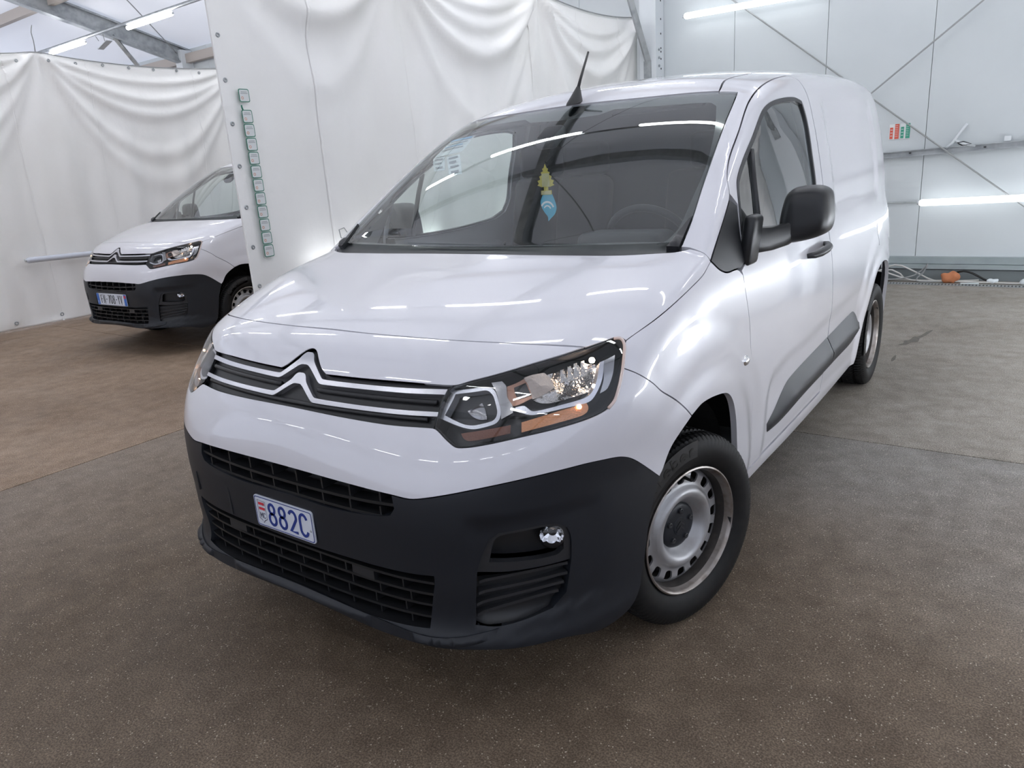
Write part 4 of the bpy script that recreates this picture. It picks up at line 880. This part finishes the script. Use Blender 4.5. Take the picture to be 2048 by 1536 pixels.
    # --- headlights
    for s in (1, -1):
        S = lambda P: [(s*x, y, z) for x, y, z in P]
        hl = panel('headlight', S(HEAD), OF, 'housing_black', v, h=.025, off=-.075, rim=-.072, gap=.001)
        panel('headlight_lens', S(HEAD), OF, 'lens_clear', hl, h=.02, off=.0005, rim=.010, gap=.0025)
        panel('headlight_seal', S(HEAD), OF, 'housing_black', hl, holes=[S(HEAD)], h=.03, off=-.004, rim=.02, gap=-.003)
        def piece(nm, key, material, dz=0., hole=None, h=.012, rim=.012, bulge=None):
            off, P = HL[key]; return panel(nm, S(P), OF, material, hl, holes=[S(HL[hole][1])] if hole else (), h=h, off=off+dz, rim=rim, gap=0, bulge=bulge, sharp=50)
        piece('low_beam_ring', 'ring_o', 'satin_chrome', hole='ring_i', rim=.03)
        piece('low_beam_bowl', 'ring_i', 'dark_plastic', -.04)
        piece('low_beam_cone', 'lowcone', 'reflector', bulge=(.012, .02))
        piece('reflector_wing', 'mid', 'reflector', rim=.03)
        piece('tinted_reflector', 'brown', 'reflector_brown', rim=.02)
        piece('tinted_window', 'brownwin', 'housing_black')
        piece('main_reflector', 'main', 'reflector_warm', rim=.02, bulge=(-.008, .03))
        piece('high_beam_bowl', 'facet', 'reflector_facet', rim=.02, bulge=(-.02, .03))
        piece('light_guide', 'strip', 'satin_chrome', rim=.02)
        piece('side_reflector', 'side', 'reflector', rim=.01)
        piece('turn_signal', 'amber1', 'amber_dark', rim=.01); piece('turn_signal', 'amber2', 'amber', rim=.01)
        m = MB(); m.tube([(s*(x+.001), y-.001, z) for x, y, z in smooth_path(HEAD[7:16], .012, 60, closed=False)], .0042, 8); m.build('lens_edge', 'lens_edge', hl, smooth=True)
        sp = HL['sp1'][1]
        for k in range(4):
            a, b = np.array(sp[k]), np.array(sp[k+4]); c = a+(b-a)*.12+np.array([.010, .016, -.004]); d_ = b+np.array([.010, .016, .006])
            mesh('reflector_fin', [(s*p[0], p[1], p[2]) for p in (a, b, d_, c, a+np.array([.003, .012, 0]), b+np.array([.003, .012, 0]))], [(0, 1, 2, 3), (0, 4, 5, 1)], 'reflector_facet', hl)
        for key, r, mt in (('bulb1', .008, 'bulb_warm'), ('bulb2', .006, 'bulb_amber'), ('bulb3', .005, 'bulb_warm')):
            p = HL[key][1][0]; m = MB(); m.lathe([(-r, 0), (-r*.7, r*.7), (0, r), (r*.7, r*.7), (r, 0)], 14, 'Z'); m.V = [(s*(x+p[0]), y+p[1], z+p[2]) for x, y, z in m.V]; m.build('bulb', mt, hl, smooth=True)
    # --- black lower bumper
    slot = [(0,-.011,.601),(.198,-.012,.598),(.362,-.006,.611),(.411,-.001,.622),(.424,.003,.642),(.418,.005,.676)]
    lower = slot+[(.440,.008,.674)]+BLACK_EDGE+[(.883,.546,.540),(.876,.524,.475),(.870,.506,.376),(.866,.491,.318),(.866,.482,.289),(.858,.452,.248),(.844,.415,.229),(.816,.337,.220),(.783,.242,.246),(.751,.182,.256),(.628,.052,.268),(.497,.001,.262),(.334,-.018,.264),(0,-.024,.275)]
    gri = [(0,-.008,.449),(.25,-.006,.455),(.44,.007,.460),(.518,.023,.465),(.516,.023,.440),(.504,.022,.390),(.494,.018,.332),(.494,.012,.312),(.32,-.016,.306),(0,-.017,.313)]
    fogp = [(.624,.067,.477),(.637,.073,.520),(.656,.085,.567),(.675,.101,.583),(.733,.166,.585),(.767,.221,.578),(.781,.247,.560),(.786,.257,.532),(.784,.257,.468),(.774,.241,.373),(.753,.205,.341),(.658,.092,.325),(.612,.056,.330)]
    fogh = [(.649,.083,.500),(.664,.092,.561),(.681,.106,.575),(.732,.166,.578),(.768,.222,.571),(.778,.240,.548),(.777,.242,.498),(.766,.222,.486),(.700,.128,.493)]
    lb = panel('lower_bumper', full(lower), OF, 'black_plastic', v, holes=[full(gri), fogp, mir(fogp)], h=.02, rim=.03, gap=.001)
    panel('bumper_lip', full([(0,-.018,.313),(.32,-.016,.306),(.494,.008,.296),(.566,.029,.300),(.66,.092,.322),(.655,.080,.296),(.60,.040,.280),(.497,.001,.271),(.334,-.018,.271),(0,-.024,.284)]), OF, 'black_plastic', lb, h=.02, off=.004, bulge=(.012, .012), rim=.02)
    panel('grille_backing', full([(0,0,.70),(.45,.02,.69),(.47,.03,.58),(.54,.06,.48),(.53,.06,.235),(0,0,.235)]), OF, 'hole_dark', lb, h=.05, off=-.06, rim=0)
    xs = np.linspace(-.50, .50, 40); V = []
    for p in front(xs, .303): V += [(p[0], p[1]+.004, .304), (p[0], p[1]+.11, .306)]
    mesh('grille_shelf', V, [(2*i, 2*i+2, 2*i+3, 2*i+1) for i in range(39)], 'grille_black', lb)
    xs = np.linspace(-.425, .425, 40)
    for z0, zc in ((.648, -.012), (.612, -.008)):
        P = front(xs, z0+zc*(1-(xs/.425)**2)); V = []
        for p in P: V += [(p[0], p[1]+.006, p[2]+.004), (p[0], p[1]+.006, p[2]-.004), (p[0], p[1]+.05, p[2]-.003), (p[0], p[1]+.05, p[2]+.003)]
        mesh('grille_bar', V, [(i*4+a, i*4+4+a, i*4+4+(a+1) % 4, i*4+(a+1) % 4) for i in range(39) for a in range(4)], 'grille_black', lb)
    for row, (z0, z1) in enumerate(((.652, .684), (.606, .645))):
        for k in range(8):
            x = -.375+.107*k+(.0 if row else .0); p = front([x], [(z0+z1)/2])[0]; m = MB(); m.box((x, p[1]+.032, (z0+z1)/2-.008), (.006, .05, z1-z0)); m.build('grille_divider', 'grille_black', lb)
    zs = [.438, .404, .370, .336]
    for z0 in zs:
        wx = .512-.06*(.45-z0)/.12*.3; xs = np.linspace(-wx, wx, 44); P = front(xs, z0-.006*(1-(xs/wx)**2)); V = []
        for p in P: V += [(p[0], p[1]+.008, p[2]+.0035), (p[0], p[1]+.008, p[2]-.0035), (p[0], p[1]+.05, p[2]-.006), (p[0], p[1]+.05, p[2]+.001)]
        mesh('grille_bar', V, [(i*4+a, i*4+4+a, i*4+4+(a+1) % 4, i*4+(a+1) % 4) for i in range(43) for a in range(4)], 'grille_black', lb)
    for r_ in range(4):
        za = zs[r_]; zb = zs[r_+1] if r_ < 3 else .312
        for k in range(9):
            x = -.43+.105*k+(.02 if r_ % 2 else 0); p = front([x], [(za+zb)/2])[0]; m = MB(); m.box((x, p[1]+.034, (za+zb)/2-.004), (.005, .044, za-zb-.002)); m.build('grille_divider', 'grille_black', lb)
    for x in (-.30, .27):
        p = front([x], [.42])[0]; m = MB(); m.box((x, p[1]+.016, .418), (.085, .012, .030)); m.build('radar_cover', 'dark_plastic', lb)
    m = MB(); p = front([-.30], [.52])[0]; m.box((-.295, p[1]-.0002, .525), (.0035, .003, .125)); m.build('bumper_groove', 'hole_dark', lb)
    p = front([-.50], [.53])[0]; rbox('tow_eye_cover', (-.50, p[1]-.001, .528), (.004, .006, .066), .001, 'hole_dark', lb, seg=1)
    for s in (1, -1):
        S = lambda P: [(s*x, y, z) for x, y, z in P]
        bz = panel('fog_bezel', S(fogp[:9]+[(.783,.256,.462),(.70,.13,.468)]), OF, 'dark_plastic', lb, holes=[S(fogh)], h=.02, off=-.006, rim=.02, gap=-.001, sharp=50)
        panel('fog_pocket', S(fogh), OF, 'grille_black', bz, h=.02, off=-.05, rim=-.042, gap=0, sharp=50)
        m = MB(); m.lathe([(0, .033), (.007, .0315), (.012, .024), (.015, .013), (.016, 0)], 24)
        Mx = Matrix.Rotation(math.radians(-62 if s > 0 else -118), 4, 'Z'); m.V = [tuple(Mx @ Vector(q)+Vector((s*.748, .226, .543))) for q in m.V]; fg = m.build('fog_lamp', 'lens_clear', bz, smooth=True)
        m = MB(); m.lathe([(0, .0345), (.008, .033), (.0135, .025), (.0165, .014), (.0175, 0)], 24); m.F = [f for f in m.F if all(m.V[i][2] < -.004 for i in f)]; m.V = [tuple(Mx @ Vector(q)+Vector((s*.748, .226, .543))) for q in m.V]; m.build('fog_shroud', 'grille_black', fg, smooth=True)
        m = MB(); m.lathe([(.002, .031), (-.012, .024), (-.02, .012), (-.02, 0)], 14); m.V = [tuple(Mx @ Vector(q)+Vector((s*.748, .226, .543))) for q in m.V]; m.build('fog_reflector', 'chrome', fg)
        panel('louvre_backing', S([(.616,.060,.466),(.70,.13,.467),(.784,.257,.462),(.774,.241,.373),(.753,.205,.341),(.658,.092,.325),(.612,.056,.330)]), OF, 'grille_black', lb, h=.02, off=-.03, rim=-.028, gap=-.001, sharp=50)
        for (x0, z0, x1, z1) in ((.622,.448,.776,.455), (.619,.415,.775,.427), (.613,.383,.769,.404), (.612,.353,.760,.383)):
            xs = np.linspace(x0, x1, 16); P = front(xs, np.linspace(z0, z1, 16)); N = skin_grad(P); e = np.linspace(0, 1, 16); dp = .004+.014*np.sin(e*math.pi)**.6
            V = []
            for q, nn, d_ in zip(P, N, dp):
                a = q-nn*d_; b2 = q-nn*.032; V += [(s*a[0], a[1], a[2]+.004), (s*a[0], a[1], a[2]-.004), (s*b2[0], b2[1], b2[2]-.004), (s*b2[0], b2[1], b2[2]+.004)]
            mesh('louvre', V, [(i*4+a, i*4+4+a, i*4+4+(a+1) % 4, i*4+(a+1) % 4) for i in range(15) for a in range(4)], 'dark_plastic', lb)
    # --- roof aerial
    an = MB(); V = []
    for (z, k, y0) in ((1.690, 1.0, 0), (1.700, .93, .004), (1.722, .66, .022), (1.748, .36, .042), (1.760, .20, .050)):
        for t in range(16):
            a = 2*math.pi*t/16; V.append((.022*k*math.cos(a), 1.700+y0*.75+.062*k*math.sin(a), z+.20*max(0, 0)*k+.012*k*math.sin(a)))
    an.add(V, [(i*16+k, i*16+(k+1) % 16, (i+1)*16+(k+1) % 16, (i+1)*16+k) for i in range(4) for k in range(16)]); ab = an.build('aerial_base', 'antenna_black', rf, smooth=True)
    m = MB(); m.tube([(0, 1.735, 1.748), (0, 1.76, 1.79), (0, 1.836, 1.902)], [.0075, .006, .0045], 8); m.build('aerial_rod', 'antenna_black', ab, smooth=True)
    # --- wheels, arches, floor
    proto = make_wheel(v); st = -.2935
    for i, (x, y, rz) in enumerate(((.80, .836, st), (-.80, .836, math.pi+st), (.80, 3.681, 0), (-.80, 3.681, math.pi))):
        w = proto if i == 0 else copy_tree(proto, v)
        w.location = (x, y, .314); w.rotation_euler = (0 if i != 2 else .9, 0, rz)
    for s in (1, -1):
        for (yc, zc) in ((.83, .32), (3.681, .325)):
            m = MB(); V = []; n = 26; ang = [math.radians(-8+196*k/n) for k in range(n+1)]
            for a in ang: V += [(s*.835, yc+.405*math.cos(a)*1.02, zc+.405*math.sin(a)), (s*.52, yc+.405*math.cos(a)*1.02, zc+.405*math.sin(a))]
            m.add(V, [(2*i, 2*i+1, 2*i+3, 2*i+2) for i in range(n)]); b = len(m.V)
            m.V += [V[2*i+1] for i in range(n+1)]; m.F.append(tuple(b+i for i in range(n+1))); m.build('arch_liner', 'arch_liner', v, smooth=False)
    m = MB(); m.box((0, 2.25, .235), (1.0, 3.9, .05)); m.box((0, 2.26, .235), (1.66, 1.95, .05)); m.build('underbody', 'hole_dark', v)
    # --- cab
    m = MB(); V = []; prof = [(.90, 1.02), (.93, 1.09), (1.02, 1.135), (1.20, 1.145), (1.36, 1.12), (1.44, 1.06), (1.46, .95), (1.42, .78), (1.40, .45)]
    for (y, z) in prof: V += [(-.80, y, z), (.80, y, z)]
    m.add(V, [(2*i, 2*i+1, 2*i+3, 2*i+2) for i in range(len(prof)-1)]); m.build('dashboard', 'interior', v, smooth=True)
    rbox('instrument_hood', (.40, 1.36, 1.155), (.34, .18, .07), .03, 'interior', v)
    m = MB(); R = Matrix.Rotation(math.radians(-62), 4, 'X')
    ring = [R @ Vector((.185*math.cos(2*math.pi*k/40), .185*math.sin(2*math.pi*k/40), 0))+Vector((.40, 1.58, 1.10)) for k in range(41)]
    m.tube(ring, .015, 10, cap=False); sw = m.build('steering_wheel', 'interior', v, smooth=True)
    rbox('wheel_hub', (.40, 1.56, 1.09), (.15, .12, .06), .025, 'interior', sw, M=Matrix.Rotation(math.radians(-62), 3, 'X'))
    for x in (.40, -.30, -.58):
        wd = .46 if x > 0 else .30
        st_ = rbox('seat', (x, 1.98, .72), (wd, .50, .16), .05, 'seat_cloth', v)
        rbox('seat_back', (x, 2.24, 1.08), (wd, .13, .62), .05, 'seat_cloth', st_, M=Matrix.Rotation(math.radians(-12), 3, 'X'))
        rbox('head_rest', (x, 2.31, 1.47), (.25, .09, .17), .035, 'seat_cloth', st_)
        rbox('seat_base', (x, 2.0, .46), (wd*.8, .44, .40), .02, 'interior', st_)
    panel('bulkhead', full([(0,2.5,1.72),(.58,2.5,1.68),(.70,2.5,1.55),(.78,2.5,1.2),(.84,2.5,.7),(.82,2.5,.28),(0,2.5,.28)]), (0, 2.0, .95), 'bulkhead', v, h=.2, rim=0) if False else None
    m = MB(); P = [(-.66, 1.70), (-.72, 1.5), (-.80, 1.15), (-.85, .8), (-.83, .28), (.83, .28), (.85, .8), (.80, 1.15), (.72, 1.5), (.66, 1.70), (.35, 1.76), (-.35, 1.76)]
    m.prism(P, 2.46, 2.48, lambda a, b_, c_: (a, c_, b_)); m.build('bulkhead', 'bulkhead', v)
    m = MB(); V = []
    for (y, z) in ((1.80, 1.665), (2.0, 1.705), (2.46, 1.75)): V += [(-.60, y, z-.03), (0, y, z+.005), (.60, y, z-.03)]
    m.add(V, [(3*i+a, 3*i+a+1, 3*i+a+4, 3*i+a+3) for i in range(2) for a in range(2)]); m.build('headliner', 'bulkhead', v, smooth=True)
    rbox('sensor_housing', (0, 1.50, 1.555), (.10, .12, .05), .02, 'interior', v, M=Matrix.Rotation(math.radians(32), 3, 'X'))
    for s in (1, -1):
        sv = rbox('sun_visor', (s*.36, 1.80, 1.655), (.40, .16, .018), .008, 'bulkhead', v, M=Matrix.Rotation(math.radians(20), 3, 'X'))
    return v
VAN = build_van()
tag(VAN, 'white panel van in the foreground with black bumper and steel wheels, number plate 882C', 'van', 'white delivery vans')
# --- its number plate
def plate_monaco(parent):
    W_, H_ = .265, .100; cx, cz = -.020, .517; y0 = float(front([cx], [cz])[0][1])-.004
    fn = lambda u, w, d: (cx+u, y0-d+.02*(w-0)*0, cz+w)
    m = MB(); m.prism(rrect(W_, H_, .010), -.002, .002, fn); m.F = [f[::-1] for f in m.F]; p = m.build('number_plate', 'plate_white', parent)
    m = MB(); o = rrect(W_-.006, H_-.006, .008); i_ = rrect(W_-.011, H_-.011, .007); n = len(o)
    V = [fn(*q, .0032) for q in o]+[fn(*q, .0032) for q in i_]; m.add(V, [(k, (k+1) % n, n+(k+1) % n, n+k) for k in range(n)]); m.build('plate_border', 'plate_blue', p)
    strokes('882C', .036, .068, .0085, .0115, lambda u, w, d: fn(u-.070, w-.034, d+.002), .0016).build('plate_number', 'plate_blue', p)
    m = MB(); q = [(-.118, .036), (-.080, .034), (-.080, -.024), (-.092, -.030), (-.099, -.038), (-.106, -.030), (-.118, -.024)]
    q2 = [(a+(.0014 if a < -.099 else -.0014), b-(.0014 if b > 0 else -.0018)) for a, b in q]; n = len(q)
    m.add([fn(*a, .0033) for a in q]+[fn(*a, .0033) for a in q2], [(k, (k+1) % n, n+(k+1) % n, n+k) for k in range(n)]); m.build('crest_outline', 'crest_line', p)
    for zz in (.020, .004):
        m = MB(); V = []
        for k in range(9):
            x = -.113+.0275*k/8; V += [fn(x, zz+.009, .0033), fn(x, zz+(.0022 if k % 2 else -.0008), .0033)]
        m.add(V, [(2*k, 2*k+2, 2*k+3, 2*k+1) for k in range(8)]); m.build('crest_band', 'crest_red', p)
    strokes('MC', .0105, .017, .0018, .003, lambda u, w, d: fn(u-.111, w-.022, d+.002), .001).build('crest_letters', 'crest_line', p)
    m = MB(); m.lathe([(0, .004), (.002, .003), (.0025, 0)], 10); m.V = [(cx+.118+y, y0-.002-x, cz-.012+z) for x, y, z in m.V]; m.build('plate_screw', 'galvanised', p)
    return p
def plate_french(parent):
    W_, H_ = .52, .11; cz = .520; y0 = float(front([0.], [cz])[0][1])-.006
    fn = lambda u, w, d: (u, y0-d, cz+w)
    m = MB(); m.prism(rrect(W_, H_, .008), -.002, .002, fn); m.F = [f[::-1] for f in m.F]; p = m.build('number_plate', 'plate_white', parent)
    for sx in (-1, 1):
        m = MB(); m.prism([(sx*.238+a, b) for a, b in rrect(.042, .106, .006)], .002, .003, fn); m.F = [f[::-1] for f in m.F]; e = m.build('euro_band', 'euro_blue', p)
        if sx > 0: m = MB(); m.prism([(sx*.238+a, b+.030) for a, b in rrect(.030, .026, .003)], .003, .0036, fn); m.F = [f[::-1] for f in m.F]; m.build('region_badge', 'crest_red', e)
        else: strokes('F', .016, .022, .004, 0, lambda u, w, d: fn(u-.246, w-.040, d+.003), .001).build('country_letter', 'plate_white', e)
    strokes('FN-708-YV', .031, .080, .0072, .0115, lambda u, w, d: fn(u-.187, w-.039, d+.002), .0016).build('plate_number', 'plate_black', p)
# second van: the same model, wheels straight
VAN2 = copy_tree(VAN)
VAN2.location = (-5.417, 2.199, 0); VAN2.rotation_euler = (0, 0, .031)
tag(VAN2, 'white panel van parked behind the hanging curtain with plate FN-708-YV', 'van', 'white delivery vans')
for o in [x for x in bpy.data.objects if x.parent == VAN2 and x.name.startswith('wheel')]:
    if o.location.y < 2: o.rotation_euler[2] += .2935
plate_monaco(VAN); plate_french(VAN2)
# ------------------------------------------------------------------ small things in the front van
def card(name, poly, y, material, label, cat, t=.0025):
    o = MB().prism(poly, y-t/2, y+t/2, lambda u, w, d: (u, d, w)).build(name, material); o.data.flip_normals(); return tag(o, label, cat)
tree = [(.093,1.452),(.100,1.436),(.106,1.434),(.103,1.424),(.113,1.420),(.110,1.410),(.121,1.405),(.117,1.394),(.130,1.389),(.124,1.378),(.131,1.372),(.112,1.366),(.103,1.366),(.103,1.353),(.118,1.353),(.118,1.337),(.070,1.337),(.070,1.353),(.084,1.353),(.084,1.366),(.074,1.366),(.055,1.373),(.062,1.380),(.056,1.390),(.069,1.395),(.065,1.406),(.077,1.411),(.073,1.421),(.084,1.425),(.080,1.434),(.087,1.437)]
tr_ = card('tree_air_freshener', tree, 1.300, 'yellow_card', 'yellow tree-shaped air freshener hanging behind the windscreen', 'air freshener')
MB().box((.094, 1.2982, 1.392), (.034, .001, .050)).build('pale_panel', 'yellow_pale', tr_); MB().box((.094, 1.2982, 1.345), (.044, .001, .013)).build('name_strip', 'yellow_pale', tr_)
MB().tube([(.093, 1.30, 1.45), (.092, 1.302, 1.484)], .001, 5).build('string', 'cord_black', tr_)
leaf = smooth_path([(.074,0,1.338),(.116,0,1.338),(.127,0,1.312),(.133,0,1.286),(.124,0,1.263),(.106,0,1.247),(.093,0,1.236),(.092,0,1.253),(.078,0,1.270),(.065,0,1.292),(.062,0,1.312)], .006, 60)
lf_ = card('leaf_air_freshener', [(p[0], p[2]) for p in leaf], 1.305, 'blue_card', 'blue leaf-shaped air freshener hanging below the yellow tree', 'air freshener')
for r_, th in ((.030, .007), (.016, .005)):
    m = MB(); A = [(.092+(r_+th/2)*math.cos(a), 1.278+(r_+th/2)*math.sin(a)*1.05) for a in np.linspace(.35, 2.6, 16)]; B = [(.092+(r_-th/2)*math.cos(a), 1.278+(r_-th/2)*math.sin(a)*1.05) for a in np.linspace(.35, 2.6, 16)]
    m.add([(u, 1.3034, w) for u, w in A]+[(u, 1.3034, w) for u, w in B], [(i, i+1, 17+i, 16+i) for i in range(15)]); m.build('white_arc', 'white_print', lf_)
def slip(name, P, label, parts_):
    o = panel(name, P, (0, 1.75, .9), 'paper', None, h=.05, off=-.009, rim=.001, gap=0, sharp=20); tag(o, label, 'paper', 'papers behind the windscreen')
    P = np.array(P)
    for (u0, u1, v0, v1, mt) in parts_:
        q = lambda u, v_: tuple((P[0]*(1-u)+P[1]*u)*(1-v_)+(P[3]*(1-u)+P[2]*u)*v_)
        panel('print_block', [q(u0, v0), q(u1, v0), q(u1, v1), q(u0, v1)], (0, 1.75, .9), mt, o, h=.05, off=-.006, rim=0, gap=0, sharp=20)
slip('paper_slip', [(-.626,1.622,1.597),(-.470,1.597,1.607),(-.452,1.470,1.540),(-.631,1.483,1.520)], 'pale paper slip with blue print at the top corner of the windscreen', [(.05, .95, .04, .18, 'paper_blue'), (.08, .9, .30, .36, 'paper_text'), (.08, .8, .46, .52, 'paper_blue'), (.08, .9, .64, .70, 'paper_text')])
slip('paper_slip', [(-.520,1.455,1.512),(-.448,1.450,1.527),(-.316,1.291,1.444),(-.386,1.290,1.437)], 'narrow white receipt below the blue printed slip in the windscreen', [(.15, .85, .08, .16, 'paper_text'), (.15, .7, .30, .40, 'paper_text'), (.2, .85, .55, .62, 'paper_text'), (.2, .8, .80, .90, 'paper_text')])
slip('paper_slip', [(-.632,1.480,1.518),(-.545,1.470,1.519),(-.455,1.345,1.465),(-.530,1.359,1.463)], 'pale printed sheet at the left edge of the windscreen under the blue slip', [(.15, .85, .15, .25, 'paper_text'), (.15, .75, .45, .55, 'paper_text'), (.2, .85, .75, .85, 'paper_text')])
# oil stains on the floor
def stain(pts, z, label, mt='dirt_dark'):
    P = smooth_path([(x_, y_, 0) for x_, y_ in pts], .02, 170); o = MB().prism([(p[0], p[1]) for p in P], .0003, z, lambda u, w, d: (u, w, d)).build('oil_stain', mt); return tag(o, label, 'stain', 'oil stains')
stain([(.90, 4.74), (.95, 4.76), (.97, 4.83), (1.01, 4.88), (1.01, 5.00), (1.035, 5.10), (1.06, 5.30), (1.03, 5.24), (1.00, 5.08), (.96, 5.02), (.95, 4.92), (.92, 4.88), (.925, 4.80)], .0012, 'dark oil stain on the pale floor beyond the rear wheel')
stain([(.930, 4.25), (.945, 4.30), (.935, 4.42), (.925, 4.40), (.922, 4.30)], .0012, 'narrow dark scuff on the floor beside the rear wheel')
